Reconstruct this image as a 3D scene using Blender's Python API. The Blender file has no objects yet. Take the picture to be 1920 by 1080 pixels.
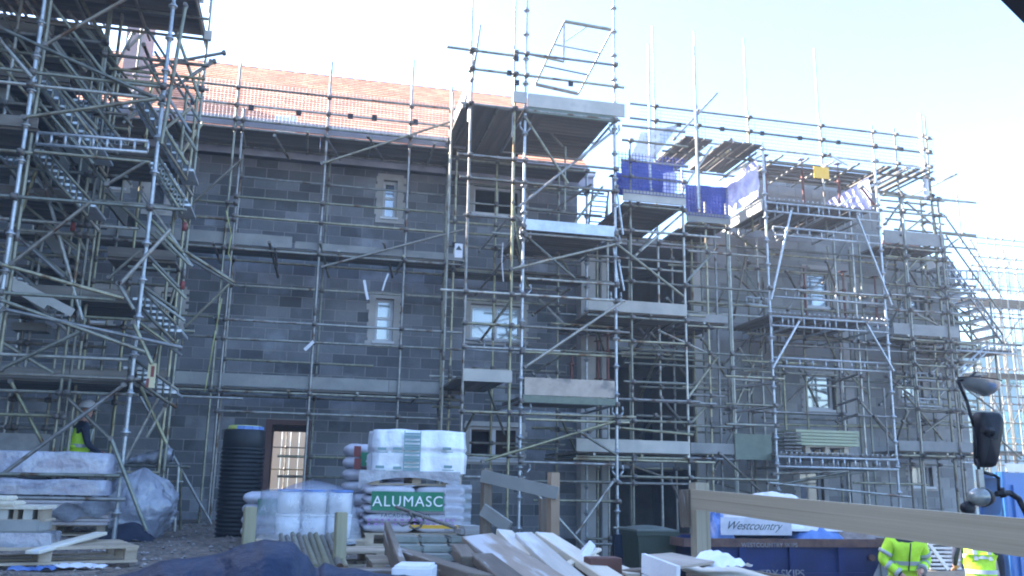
import bpy, bmesh, math, random
from mathutils import Vector, Matrix, noise
random.seed(7)
C = bpy.context.scene
COL = C.collection
PI = math.pi
R = math.radians

# ------------------------------------------------------------------ camera, sky, sun, exposure
EYE = 0.75
FOC = 1666.0
PITCH, ROLL, YAW = R(12.52), R(1.07), R(12.75)
cd = Vector((math.sin(YAW)*math.cos(PITCH), math.cos(YAW)*math.cos(PITCH), math.sin(PITCH)))
r0 = Vector((math.cos(YAW), -math.sin(YAW), 0))
u0 = r0.cross(cd)
cr = r0*math.cos(ROLL) + u0*math.sin(ROLL)
cu = u0*math.cos(ROLL) - r0*math.sin(ROLL)
cam = bpy.data.cameras.new('camera')
camo = bpy.data.objects.new('camera', cam)
COL.objects.link(camo)
m = Matrix((cr, cu, -cd)).transposed().to_4x4()
m.translation = Vector((0, 0, EYE))
camo.matrix_world = m
cam.sensor_width = 36
cam.lens = 36*FOC/1920
cam.clip_start = 0.05
cam.clip_end = 1500
C.camera = camo

SUN_DIR = Vector((-0.90, 0.436, 0.0)).normalized()
SUN_EL = R(33)
world = bpy.data.worlds.new('World')
C.world = world
world.use_nodes = True
wn = world.node_tree.nodes
sky = wn.new('ShaderNodeTexSky')
sky.sky_type = 'NISHITA'
sky.sun_disc = False
sky.sun_elevation = SUN_EL
sky.sun_rotation = math.atan2(SUN_DIR.x, SUN_DIR.y)
sky.air_density = 1.0
sky.dust_density = 2.0
sky.ozone_density = 5.5
wn['Background'].inputs['Strength'].default_value = 0.15
world.node_tree.links.new(sky.outputs[0], wn['Background'].inputs[0])
sl = bpy.data.lights.new('sun', 'SUN')
sl.energy = 5.0
sl.angle = R(0.5)
sl.color = (1.0, 0.93, 0.84)
slo = bpy.data.objects.new('sun', sl)
COL.objects.link(slo)
sd = Vector((SUN_DIR.x*math.cos(SUN_EL), SUN_DIR.y*math.cos(SUN_EL), math.sin(SUN_EL)))
slo.rotation_euler = sd.to_track_quat('Z', 'Y').to_euler()
C.view_settings.view_transform = 'Standard'
C.view_settings.look = 'None'
C.view_settings.gamma = 1
C.view_settings.use_curve_mapping = False
C.view_settings.exposure = 2.55
C.render.engine = 'CYCLES'
C.cycles.filter_width = 2.0
C.cycles.max_bounces = 6
C.cycles.transparent_max_bounces = 12

# ------------------------------------------------------------------ picture-to-place helpers
def ray(px, py):
    return cr*((px-960)/FOC) + cu*((540-py)/FOC) + cd
def at(px, py, Y):
    v = ray(px, py)
    return v*(Y/v.y) + Vector((0, 0, EYE))
def atz(px, py, z):
    v = ray(px, py)
    return v*((z-EYE)/v.z) + Vector((0, 0, EYE))
def proj(P):
    p = P - Vector((0, 0, EYE)); d = p.dot(cd)
    return 960+FOC*p.dot(cr)/d, 540-FOC*p.dot(cu)/d
def Xat(px, Y, z):
    X = at(px, 600, Y).x
    for _ in range(6):
        a = proj(Vector((X, Y, z)))[0]; b = proj(Vector((X+.1, Y, z)))[0]
        X += (px-a)/((b-a)/.1)
    return X
def ss(a, b, x):
    t = min(1, max(0, (x-a)/(b-a))); return t*t*(3-2*t)
def ground_z(x, y):
    low = ss(2.6, 5.0, x + 0.12*(y-10))*1.15
    near = ss(5.6, 3.2, y)*0.85
    z = -max(low, near)
    n = noise.noise(Vector((x*.45, y*.45, 0)))*.09 + noise.noise(Vector((x*1.7, y*1.7, 3)))*.035
    return z + n - .02

# ------------------------------------------------------------------ materials
MATS = {}
def new_mat(name):
    mt = bpy.data.materials.new(name); mt.use_nodes = True
    MATS[name] = mt
    nt = mt.node_tree
    return mt, nt, nt.nodes['Principled BSDF'], nt.nodes, nt.links
def mat(name, c1, c2=None, rough=.8, metal=0., scale=4., detail=5., bump=.0, bscale=30., rnd=0., stretch=None,
        spec=.5, spot=None, spot_scale=2., spot_at=.6, coat=0, trans=0., bdist=.01, rndcols=None, attr=None, alpha=1.):
    mt, nt, p, N, L = new_mat(name)
    c2 = c2 or c1
    tc = N.new('ShaderNodeTexCoord')
    src = tc.outputs['Object']
    geo = N.new('ShaderNodeNewGeometry')
    src = geo.outputs['Position']
    if stretch:
        mp = N.new('ShaderNodeMapping'); mp.inputs['Scale'].default_value = stretch
        L.new(tc.outputs['Object'], mp.inputs[0]); src = mp.outputs[0]
    n = N.new('ShaderNodeTexNoise'); n.inputs['Scale'].default_value = scale; n.inputs['Detail'].default_value = detail
    n.inputs['Roughness'].default_value = .62
    L.new(src, n.inputs['Vector'])
    r = N.new('ShaderNodeValToRGB')
    r.color_ramp.elements[0].position = .32; r.color_ramp.elements[1].position = .68
    r.color_ramp.elements[0].color = (*c1, 1); r.color_ramp.elements[1].color = (*c2, 1)
    L.new(n.outputs['Fac'], r.inputs[0])
    out = r.outputs[0]
    if spot:
        n2 = N.new('ShaderNodeTexNoise'); n2.inputs['Scale'].default_value = spot_scale; n2.inputs['Detail'].default_value = 6
        L.new(src, n2.inputs['Vector'])
        r2 = N.new('ShaderNodeMapRange'); r2.inputs[1].default_value = spot_at; r2.inputs[2].default_value = spot_at+.10
        L.new(n2.outputs['Fac'], r2.inputs[0])
        mx = N.new('ShaderNodeMixRGB'); mx.inputs[2].default_value = (*spot, 1)
        L.new(r2.outputs[0], mx.inputs[0]); L.new(out, mx.inputs[1]); out = mx.outputs[0]
    oi = N.new('ShaderNodeObjectInfo')
    if rndcols:
        rr = N.new('ShaderNodeValToRGB'); rr.color_ramp.interpolation = 'LINEAR'
        els = rr.color_ramp.elements
        while len(els) < len(rndcols): els.new(.5)
        for i, c in enumerate(rndcols):
            els[i].position = i/(len(rndcols)-1); els[i].color = (*c, 1)
        L.new(oi.outputs['Random'], rr.inputs[0])
        mx = N.new('ShaderNodeMixRGB'); mx.blend_type = 'MULTIPLY'; mx.inputs[0].default_value = 1
        L.new(out, mx.inputs[1]); L.new(rr.outputs[0], mx.inputs[2]); out = mx.outputs[0]
    if rnd or attr:
        hs = N.new('ShaderNodeHueSaturation')
        mr = N.new('ShaderNodeMapRange'); mr.inputs[3].default_value = 1-rnd; mr.inputs[4].default_value = 1+rnd
        if attr:
            at_ = N.new('ShaderNodeAttribute'); at_.attribute_name = attr
            mr.inputs[3].default_value = 1-(rnd or .3); mr.inputs[4].default_value = 1+(rnd or .3)
            L.new(at_.outputs['Fac'], mr.inputs[0])
        else:
            L.new(oi.outputs['Random'], mr.inputs[0])
        L.new(mr.outputs[0], hs.inputs['Value']); L.new(out, hs.inputs['Color']); out = hs.outputs[0]
    L.new(out, p.inputs['Base Color'])
    rg = N.new('ShaderNodeMapRange'); rg.inputs[3].default_value = max(0.02, rough-.12); rg.inputs[4].default_value = min(1, rough+.12)
    L.new(n.outputs['Fac'], rg.inputs[0]); L.new(rg.outputs[0], p.inputs['Roughness'])
    p.inputs['Metallic'].default_value = metal
    p.inputs['Specular IOR Level'].default_value = spec
    p.inputs['Coat Weight'].default_value = coat
    p.inputs['Transmission Weight'].default_value = trans
    p.inputs['Alpha'].default_value = alpha
    if bump:
        nb = N.new('ShaderNodeTexNoise'); nb.inputs['Scale'].default_value = bscale; nb.inputs['Detail'].default_value = 4
        L.new(src, nb.inputs['Vector'])
        b = N.new('ShaderNodeBump'); b.inputs['Strength'].default_value = bump; b.inputs['Distance'].default_value = bdist
        L.new(nb.outputs['Fac'], b.inputs['Height']); L.new(b.outputs[0], p.inputs['Normal'])
    return mt

GALV = mat('galvanised_tube', (.20, .20, .185), (.36, .355, .33), rough=.44, metal=.6, scale=9, spot=(.13, .08, .05), spot_scale=4, spot_at=.58,
           rndcols=[(1, 1, 1), (1.0, .95, .62), (.5, .5, .47), (1.35, 1.25, .9), (.78, .82, .74), (.42, .38, .33), (1.6, 1.58, 1.5), (.9, .9, .95), (.7, .62, .5)], rnd=.0)
ZINC = mat('system_zinc_tube', (.30, .32, .33), (.50, .52, .54), rough=.42, metal=.6, scale=14, rnd=.12)
COUP = mat('coupler_steel', (.10, .08, .07), (.25, .24, .22), rough=.6, metal=.5, scale=12)
BOARD = mat('scaffold_board_wood', (.085, .075, .065), (.20, .175, .145), rough=.85, scale=1.3, stretch=(1, 1, 1), rnd=.3, bump=.4, bscale=40)
TOE = mat('toe_board_wood', (.19, .19, .18), (.29, .285, .265), rough=.82, scale=2.2, rnd=.15, spot=(.22, .22, .21), spot_scale=1.7)
TOEPALE = mat('pale_toe_board', (.36, .345, .31), (.48, .455, .40), rough=.75, scale=2.4, rnd=.08, spot=(.38, .36, .33), spot_scale=3)
PLY = mat('weathered_plywood', (.33, .27, .22), (.47, .40, .33), rough=.8, scale=3.5, rnd=.1, spot=(.2, .18, .16), spot_scale=4)
GREENP = mat('green_paint_steel', (.10, .125, .095), (.15, .18, .13), rough=.5, scale=8, rnd=.1)
ALU = mat('aluminium_deck', (.42, .45, .48), (.62, .65, .67), rough=.4, metal=.55, scale=5, rnd=.15)
MORTAR = mat('mortar', (.27, .265, .26), (.37, .36, .35), rough=.95, scale=8, bump=.5, bscale=60)
BLOCK = mat('concrete_block', (.125, .128, .137), (.205, .208, .22), rough=.95, scale=1.1, detail=8, bump=.8, bscale=55, attr='tone', rnd=.42,
            spot=(.23, .24, .265), spot_scale=1.5, spot_at=.56)
BLOCKP = mat('pale_concrete_block', (.24, .238, .232), (.34, .338, .33), rough=.95, scale=1.3, detail=8, bump=.8, bscale=55, attr='tone', rnd=.22,
             spot=(.33, .33, .33), spot_scale=.7, spot_at=.6)
RENDER = mat('pale_render', (.40, .38, .36), (.52, .50, .47), rough=.9, scale=2.5, bump=.3, bscale=30)
TILE = mat('clay_roof_tile', (.50, .19, .095), (.66, .29, .16), rough=.8, scale=2.2, attr='tone', rnd=.22)
FASCIA = mat('grey_underlay', (.32, .32, .38), (.46, .46, .52), rough=.6, scale=3, bump=.3, bscale=9)
FRAMEW = mat('white_window_frame', (.62, .63, .65), (.74, .75, .77), rough=.45, scale=3)
GLASS = mat('window_glass', (.03, .045, .07), (.07, .09, .13), rough=.13, spec=1.0, coat=1, scale=1)
GLASS.node_tree.nodes['Principled BSDF'].inputs['IOR'].default_value = 1.9
GLASS.node_tree.nodes['Principled BSDF'].inputs['Coat IOR'].default_value = 1.9
GLASS.node_tree.nodes['Principled BSDF'].inputs['Coat Roughness'].default_value = .03
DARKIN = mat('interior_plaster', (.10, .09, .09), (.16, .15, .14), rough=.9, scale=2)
SLAB = mat('concrete_slab', (.22, .22, .22), (.3, .3, .29), rough=.9, scale=2)
REDOX = mat('red_oxide_steel', (.11, .035, .028), (.18, .06, .045), rough=.6, metal=.1, scale=9, rnd=.2)
TIMB = mat('new_softwood', (.32, .28, .20), (.43, .375, .28), rough=.7, scale=1.0, stretch=(14, 14, 1.2), spot=(.22, .175, .125), spot_scale=.9, spot_at=.62, rnd=.12, bump=.25, bscale=30, bdist=.004)
TIMBP = mat('pale_sawn_plank', (.52, .465, .37), (.68, .62, .51), rough=.75, scale=1.0, stretch=(12, 12, 1.0), rnd=.12, bump=.3, bscale=30, bdist=.004,
            spot=(.56, .56, .58), spot_scale=1.6, spot_at=.58)
TIMBD = mat('wet_brown_timber', (.10, .075, .055), (.21, .165, .125), rough=.7, scale=1.0, stretch=(12, 12, 1.2), rnd=.2, bump=.4, bscale=30, bdist=.005,
            spot=(.5, .5, .52), spot_scale=1.2, spot_at=.62)
TIMBG = mat('treated_green_timber', (.24, .22, .14), (.36, .33, .22), rough=.8, scale=1., stretch=(12, 12, 1.2), rnd=.1)
REDT = mat('red_stained_timber', (.08, .03, .022), (.14, .06, .045), rough=.6, scale=1.5, rnd=.15)
PALW = mat('pallet_wood', (.30, .23, .16), (.48, .39, .29), rough=.85, scale=3, rnd=.25, bump=.3)
WRAP = mat('white_shrink_wrap', (.72, .75, .79), (.80, .82, .86), rough=.28, scale=2.5, bump=.9, bscale=7, bdist=.03, coat=.6)
WRAPG = mat('cloudy_polythene', (.22, .23, .28), (.38, .40, .45), rough=.25, scale=3, bump=1.0, bscale=6, bdist=.05, coat=.8)
WRAPV = mat('lilac_polythene', (.28, .28, .35), (.46, .46, .54), rough=.25, scale=2.4, bump=1.0, bscale=5, bdist=.06, coat=.8, spot=(.36, .24, .36), spot_scale=2.2, spot_at=.66)
BAGM = mat('white_paper_bag', (.42, .41, .46), (.56, .55, .60), rough=.6, scale=5, bump=.6, bscale=12, bdist=.02, rnd=.08)
TUB = mat('white_plastic_tub', (.78, .79, .8), (.84, .85, .86), rough=.35, scale=2)
TUBB = mat('blue_lid_plastic', (.06, .14, .40), (.14, .26, .55), rough=.35, scale=6)
GREENL = mat('printed_green', (.01, .16, .08), (.015, .2, .10), rough=.5, scale=2)
REDL = mat('printed_orange_red', (.20, .035, .03), rough=.5)
INKW = mat('white_print', (.78, .8, .8), rough=.5)
INKD = mat('dark_print', (.04, .06, .07), rough=.6)
INKG = mat('green_grey_print', (.16, .27, .28), rough=.5)
BLKPL = mat('black_corrugated_plastic', (.004, .005, .007), (.010, .011, .014), rough=.5, scale=5, spec=.35)
BLKM = mat('black_moulded_plastic', (.006, .006, .009), (.012, .012, .016), rough=.55, scale=8, spec=.3)
TARP = mat('navy_tarpaulin', (.006, .012, .034), (.015, .030, .070), rough=.5, spec=.3, scale=3, bump=.8, bscale=9, bdist=.03)
SKIPB = mat('blue_skip_paint', (.004, .013, .075), (.008, .025, .125), rough=.6, spec=.3, scale=2.5, spot=(.10, .06, .05), spot_scale=3.5, spot_at=.66)
SKIPR = mat('rusty_skip_rim', (.06, .03, .03), (.14, .08, .06), rough=.8, scale=6)
CONTB = mat('blue_container_paint', (.025, .12, .36), (.035, .16, .45), rough=.4, scale=1.5, coat=.2)
BINM = mat('green_bin_plastic', (.008, .022, .012), (.012, .03, .017), rough=.5, scale=4)
BINL = mat('grey_green_bin_lid', (.07, .09, .08), (.11, .13, .12), rough=.5, scale=4)
HIVIS = mat('hi_vis_yellow_cloth', (.42, .72, .02), (.56, .90, .04), rough=.7, scale=9, bump=.6, bscale=18, bdist=.012)
NAVY = mat('navy_cloth', (.010, .013, .03), (.022, .028, .055), rough=.9, scale=8, bump=.5, bscale=20)
GREYR = mat('reflective_tape', (.30, .33, .34), (.42, .45, .45), rough=.4, scale=5)
SKIN = mat('skin', (.42, .22, .15), (.50, .28, .2), rough=.6, scale=8)
HELM = mat('white_helmet', (.66, .66, .68), rough=.3)
GLOVE = mat('red_glove', (.35, .02, .02), (.5, .04, .03), rough=.8)
NETB = mat('blue_debris_sheet', (.012, .025, .20), (.04, .07, .36), rough=.55, scale=2.2, bump=.6, bscale=8, bdist=.03)
NETV = mat('pale_lilac_sheet', (.30, .30, .62), (.68, .68, .86), rough=.5, scale=3.2, bump=.6, bscale=8, bdist=.03)
YEL = mat('yellow_sign', (.80, .42, .03), (.86, .5, .05), rough=.5, scale=3)
YELPAD = mat('yellow_label_paper', (.42, .42, .07), (.36, .42, .18), rough=.5, scale=9)
INSUL = mat('pale_green_insulation', (.33, .35, .22), (.44, .46, .31), rough=.8, scale=3, rnd=.12)
POLY = mat('white_polystyrene', (.62, .63, .68), (.72, .73, .76), rough=.8, scale=8, bump=.3)
STONEG = mat('kerb_stone', (.16, .17, .15), (.28, .29, .26), rough=.9, scale=5, rnd=.2, bump=.5)
CHROME = mat('lamp_reflector', (.7, .7, .7), rough=.12, metal=1.)
PINKB = mat('pink_brick', (.45, .24, .22), (.56, .34, .30), rough=.9, scale=3, rnd=.1)
LAMPG = mat('lamp_glass', (.10, .11, .10), (.30, .31, .30), rough=.15, scale=6, coat=1)
PALEB = mat('haze_tinted_render', (.30, .44, .50), (.40, .55, .60), rough=.8, scale=.6)  # distance haze over the far building is put into this pale colour
HILLM = mat('distant_hill', (.10, .14, .12), (.18, .22, .18), rough=1, scale=.02)
ROPE = mat('rope', (.42, .42, .16), (.5, .5, .22), rough=.9)
WIRE = mat('galvanised_mesh', (.30, .28, .30), (.42, .40, .42), rough=.5, metal=.4)

def ground_mat():
    mt, nt, p, N, L = new_mat('stony_mud')
    geo = N.new('ShaderNodeNewGeometry')
    n = N.new('ShaderNodeTexNoise'); n.inputs['Scale'].default_value = 1.1; n.inputs['Detail'].default_value = 9; n.inputs['Roughness'].default_value = .7
    L.new(geo.outputs['Position'], n.inputs[0])
    r = N.new('ShaderNodeValToRGB'); e = r.color_ramp.elements
    e[0].position = .3; e[0].color = (.075, .058, .046, 1); e[1].position = .7; e[1].color = (.25, .205, .165, 1)
    L.new(n.outputs['Fac'], r.inputs[0])
    v = N.new('ShaderNodeTexVoronoi'); v.inputs['Scale'].default_value = 17
    L.new(geo.outputs['Position'], v.inputs['Vector'])
    mx = N.new('ShaderNodeMixRGB'); mx.blend_type = 'MULTIPLY'; mx.inputs[0].default_value = .75
    rr = N.new('ShaderNodeValToRGB'); rr.color_ramp.elements[0].color = (.45, .45, .5, 1); rr.color_ramp.elements[1].color = (1.7, 1.6, 1.55, 1)
    L.new(v.outputs['Color'], rr.inputs[0])
    L.new(r.outputs[0], mx.inputs[1]); L.new(rr.outputs[0], mx.inputs[2])
    L.new(mx.outputs[0], p.inputs['Base Color'])
    p.inputs['Roughness'].default_value = .9
    b = N.new('ShaderNodeBump'); b.inputs['Strength'].default_value = 1; b.inputs['Distance'].default_value = .04
    b.invert = True
    L.new(v.outputs['Distance'], b.inputs['Height']); L.new(b.outputs[0], p.inputs['Normal'])
    return mt
GROUND = ground_mat()

# ------------------------------------------------------------------ object helpers
def link(name, me, parent=None):
    o = bpy.data.objects.new(name, me); COL.objects.link(o)
    if parent is not None: o.parent = parent
    return o
def thing(name, label, cat, loc=(0, 0, 0), group=None):
    o = bpy.data.objects.new(name, None); COL.objects.link(o)
    o.empty_display_size = .2
    o.location = loc; o['label'] = label; o['category'] = cat
    if group: o['group'] = group
    return o
def tag(o, label, cat, group=None, kind=None):
    if label: o['label'] = label
    if cat: o['category'] = cat
    if group: o['group'] = group
    if kind: o['kind'] = kind
    return o
def origin(par):
    v = Vector((0, 0, 0))
    while par is not None:
        v = v + Vector(par.location); par = par.parent
    return v
def place(o, M, parent):
    o.parent = parent
    if parent is not None: M = Matrix.Translation(-origin(parent)) @ M
    o.matrix_basis = M
CACHE = {}
def smooth_sides(me):
    for p in me.polygons: p.use_smooth = abs(p.normal.z) < .9
def unit_tube(mt, n=10):
    k = ('tube', mt.name, n)
    if k not in CACHE:
        bm = bmesh.new()
        bmesh.ops.create_cone(bm, cap_ends=True, segments=n, radius1=1, radius2=1, depth=1)
        me = bpy.data.meshes.new('tube_'+mt.name); bm.to_mesh(me); bm.free(); smooth_sides(me)
        me.materials.append(mt); CACHE[k] = me
    return CACHE[k]
def unit_box(mt):
    k = ('box', mt.name)
    if k not in CACHE:
        bm = bmesh.new(); bmesh.ops.create_cube(bm, size=1)
        me = bpy.data.meshes.new('box_'+mt.name); bm.to_mesh(me); bm.free()
        me.materials.append(mt); CACHE[k] = me
    return CACHE[k]
def mat_ab(a, b):
    d = b-a; L = d.length
    q = d.to_track_quat('Z', 'Y')
    return Matrix.LocRotScale((a+b)/2, q, None), L
def tube(name, a, b, parent, mt=GALV, r=.0245, n=10):
    a = Vector(a); b = Vector(b)
    d = b-a
    M = Matrix.LocRotScale((a+b)/2, d.to_track_quat('Z', 'Y'), Vector((r, r, d.length)))
    o = link(name, unit_tube(mt, n)); place(o, M, parent); return o
def box(name, c, size, parent, mt, rot=None):
    q = rot.to_quaternion() if hasattr(rot, 'to_quaternion') else None
    if rot is None: M = Matrix.LocRotScale(Vector(c), None, Vector(size))
    else:
        from mathutils import Euler
        M = Matrix.LocRotScale(Vector(c), Euler(rot), Vector(size))
    o = link(name, unit_box(mt)); place(o, M, parent); return o
class MB:
    """collects shapes in world space, builds one mesh object"""
    def __init__(s): s.v = []; s.f = []; s.m = []; s.sm = []; s.t = []
    def box(s, x0, x1, y0, y1, z0, z1, mi=0, tone=.5):
        b = len(s.v)
        s.v += [(x0, y0, z0), (x1, y0, z0), (x1, y1, z0), (x0, y1, z0), (x0, y0, z1), (x1, y0, z1), (x1, y1, z1), (x0, y1, z1)]
        for f in ((0, 3, 2, 1), (4, 5, 6, 7), (0, 1, 5, 4), (1, 2, 6, 5), (2, 3, 7, 6), (3, 0, 4, 7)):
            s.f.append([b+i for i in f]); s.m.append(mi); s.sm.append(False); s.t.append(tone)
    def obox(s, c, ax, ay, az, mi=0, tone=.5):
        c = Vector(c); b = len(s.v)
        for k in (-1, 1):
            for (i, j) in ((-1, -1), (1, -1), (1, 1), (-1, 1)):
                s.v.append(tuple(c+ax*i+ay*j+az*k))
        for f in ((0, 3, 2, 1), (4, 5, 6, 7), (0, 1, 5, 4), (1, 2, 6, 5), (2, 3, 7, 6), (3, 0, 4, 7)):
            s.f.append([b+i for i in f]); s.m.append(mi); s.sm.append(False); s.t.append(tone)
    def bar(s, a, b_, r, n=6, mi=0, r2=None):
        a = Vector(a); b_ = Vector(b_); d = (b_-a)
        if d.length < 1e-6: return
        q = d.to_track_quat('Z', 'Y'); r2 = r if r2 is None else r2
        base = len(s.v)
        for (P, rr) in ((a, r), (b_, r2)):
            for i in range(n):
                t = 2*PI*i/n
                s.v.append(tuple(P + q @ Vector((rr*math.cos(t), rr*math.sin(t), 0))))
        for i in range(n):
            j = (i+1) % n
            s.f.append([base+i, base+j, base+n+j, base+n+i]); s.m.append(mi); s.sm.append(n > 4); s.t.append(.5)
        s.f.append([base+i for i in range(n)][::-1]); s.m.append(mi); s.sm.append(False); s.t.append(.5)
        s.f.append([base+n+i for i in range(n)]); s.m.append(mi); s.sm.append(False); s.t.append(.5)
    def quad(s, pts, mi=0):
        b = len(s.v); s.v += [tuple(p) for p in pts]; s.f.append(list(range(b, b+len(pts)))); s.m.append(mi); s.sm.append(False); s.t.append(.5)
    def grid(s, fn, nu, nv, mi=0, closed_u=False, smooth=True):
        b = len(s.v)
        for j in range(nv+1):
            for i in range(nu + (0 if closed_u else 1)):
                s.v.append(tuple(fn(i/nu, j/nv)))
        w = nu if closed_u else nu+1
        for j in range(nv):
            for i in range(nu):
                i2 = (i+1) % w if closed_u else i+1
                s.f.append([b+j*w+i, b+j*w+i2, b+(j+1)*w+i2, b+(j+1)*w+i]); s.m.append(mi); s.sm.append(smooth); s.t.append(.5)
    def build(s, name, mats, parent=None, kind=None, loc=None):
        if not isinstance(mats, (list, tuple)): mats = [mats]
        me = bpy.data.meshes.new(name)
        o0 = origin(parent) if parent is not None else Vector(loc or (0, 0, 0))
        me.from_pydata([(v[0]-o0.x, v[1]-o0.y, v[2]-o0.z) for v in s.v], [], s.f)
        for mt in mats: me.materials.append(mt)
        me.polygons.foreach_set('material_index', s.m)
        me.polygons.foreach_set('use_smooth', s.sm)
        at_ = me.attributes.new('tone', 'FLOAT', 'FACE'); at_.data.foreach_set('value', s.t)
        me.update()
        o = link(name, me, parent)
        if parent is None: o.location = o0
        if kind: o['kind'] = kind
        return o
def bevel(o, w=.006, seg=2):
    bm = bmesh.new(); bm.from_mesh(o.data)
    bmesh.ops.bevel(bm, geom=bm.edges[:], offset=w, segments=seg, profile=.6, affect='EDGES', clamp_overlap=True)
    bm.to_mesh(o.data); bm.free(); return o
def text_mesh(name, s, size, mt, parent, origin_, xdir, zdir, shear=0, ext=.002, align='LEFT', spacing=1.0):
    cu_ = bpy.data.curves.new(name, 'FONT'); cu_.body = s; cu_.size = size; cu_.extrude = ext; cu_.shear = shear
    cu_.align_x = align; cu_.space_character = spacing
    to = bpy.data.objects.new('tmp', cu_); COL.objects.link(to)
    me = bpy.data.meshes.new_from_object(to.evaluated_get(bpy.context.evaluated_depsgraph_get()))
    bpy.data.objects.remove(to)
    me.materials.clear(); me.materials.append(mt)
    X = Vector(xdir).normalized(); Z = Vector(zdir).normalized(); Nn = X.cross(Z)
    M = Matrix((X, Z, Nn)).transposed().to_4x4(); M.translation = Vector(origin_)
    o = link(name, me); place(o, M, parent); return o

# ------------------------------------------------------------------ GROUND, HILLS
def graded(a, b, d0, d1, lo, hi):
    """dense spacing d0 within lo..hi, coarse outside"""
    xs = []; x = a
    while x < b:
        xs.append(x)
        if lo <= x <= hi: x += d0
        else:
            dist = lo-x if x < lo else x-hi
            x += min(d1, max(d0, dist*.25))
            if x > lo and xs[-1] < lo: x = lo
    xs.append(b); return xs
gx = graded(-600, 700, .16, 60, -6, 14)
gy = graded(-60, 900, .16, 60, 2.5, 19)
g = MB()
for y in gy:
    for x in gx: g.v.append((x, y, ground_z(x, y) + noise.noise(Vector((x*5, y*5, 1)))*.02 if abs(x) < 40 and y < 40 else ground_z(x, y)))
w = len(gx)
for j in range(len(gy)-1):
    for i in range(w-1):
        g.f.append([j*w+i, j*w+i+1, (j+1)*w+i+1, (j+1)*w+i]); g.m.append(0); g.sm.append(True); g.t.append(.5)
go = g.build('ground', GROUND); go['kind'] = 'structure'
# scattered rubble stones
rb = MB()
rs = random.Random(3)
def stone(mb, c, s, mi=0):
    bs = len(mb.v)
    pts = [(0, 0, .6), (1, 0, 0), (.3, .9, .05), (-.8, .5, 0), (-.7, -.6, .05), (.35, -.9, 0), (0, 0, -.5)]
    a = rs.random()*6.28; ca, sa = math.cos(a), math.sin(a)
    for p in pts:
        k = s*(.7+.6*rs.random())
        mb.v.append((c[0]+k*(p[0]*ca-p[1]*sa), c[1]+k*(p[0]*sa+p[1]*ca), c[2]+k*p[2]))
    for i in range(5):
        j = 1+(i+1) % 5
        mb.f.append([bs, bs+1+i, bs+j]); mb.f.append([bs+6, bs+j, bs+1+i])
        for _ in (0, 1): mb.m.append(mi); mb.sm.append(False); mb.t.append(rs.random())
for k in range(7000):
    x = rs.uniform(-5.5, 4.2); y = 5.2 + 13*rs.random()**1.25
    s = .008 + .035*rs.random()**3
    stone(rb, (x, y, ground_z(x, y)+s*.2), s)
for k in range(1500):
    x = rs.uniform(4, 14); y = rs.uniform(9, 18); s = .012+.04*rs.random()**3
    stone(rb, (x, y, ground_z(x, y)+s*.2), s)
RUB = mat('rubble_stone', (.14, .125, .12), (.30, .27, .25), rough=.95, scale=4, attr='tone', rnd=.45)
ro = rb.build('rubble', RUB); tag(ro, 'grey brown rubble stones scattered over the muddy ground', None, kind='stuff')

hm = MB()
def hillf(u, v):
    x = -500+1300*u; y = 330+260*v
    return (x, y, -2 + v*(26+14*math.sin(u*9)+8*math.sin(u*23)))
hm.grid(hillf, 60, 6)
ho = hm.build('hills', HILLM); ho['kind'] = 'structure'

# ------------------------------------------------------------------ BUILDINGS
FY = 18.3
def free_rects(x0, x1, z0, z1, ops):
    xs = sorted({x0, x1, *[max(x0, min(x1, v)) for o in ops for v in (o[0], o[1])]})
    out = []
    for a, b in zip(xs[:-1], xs[1:]):
        if b-a < 1e-4: continue
        cuts = sorted([(max(z0, o[2]), min(z1, o[3])) for o in ops if o[0] < (a+b)/2 < o[1]])
        z = z0
        for c0, c1 in cuts:
            if c0 > z+1e-4: out.append((a, b, z, c0))
            z = max(z, c1)
        if z < z1-1e-4: out.append((a, b, z, z1))
    return out
BLOCKMESH = {}
def block_mesh(mt, tone):
    k = (mt.name, tone)
    if k not in BLOCKMESH:
        s = MB(); s.box(-.5, .5, -.5, .5, -.5, .5, tone=tone/11)
        me = bpy.data.meshes.new('block'); me.from_pydata(s.v, [], s.f); me.materials.append(mt)
        a = me.attributes.new('tone', 'FLOAT', 'FACE'); a.data.foreach_set('value', s.t)
        BLOCKMESH[k] = me
    return BLOCKMESH[k]
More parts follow.
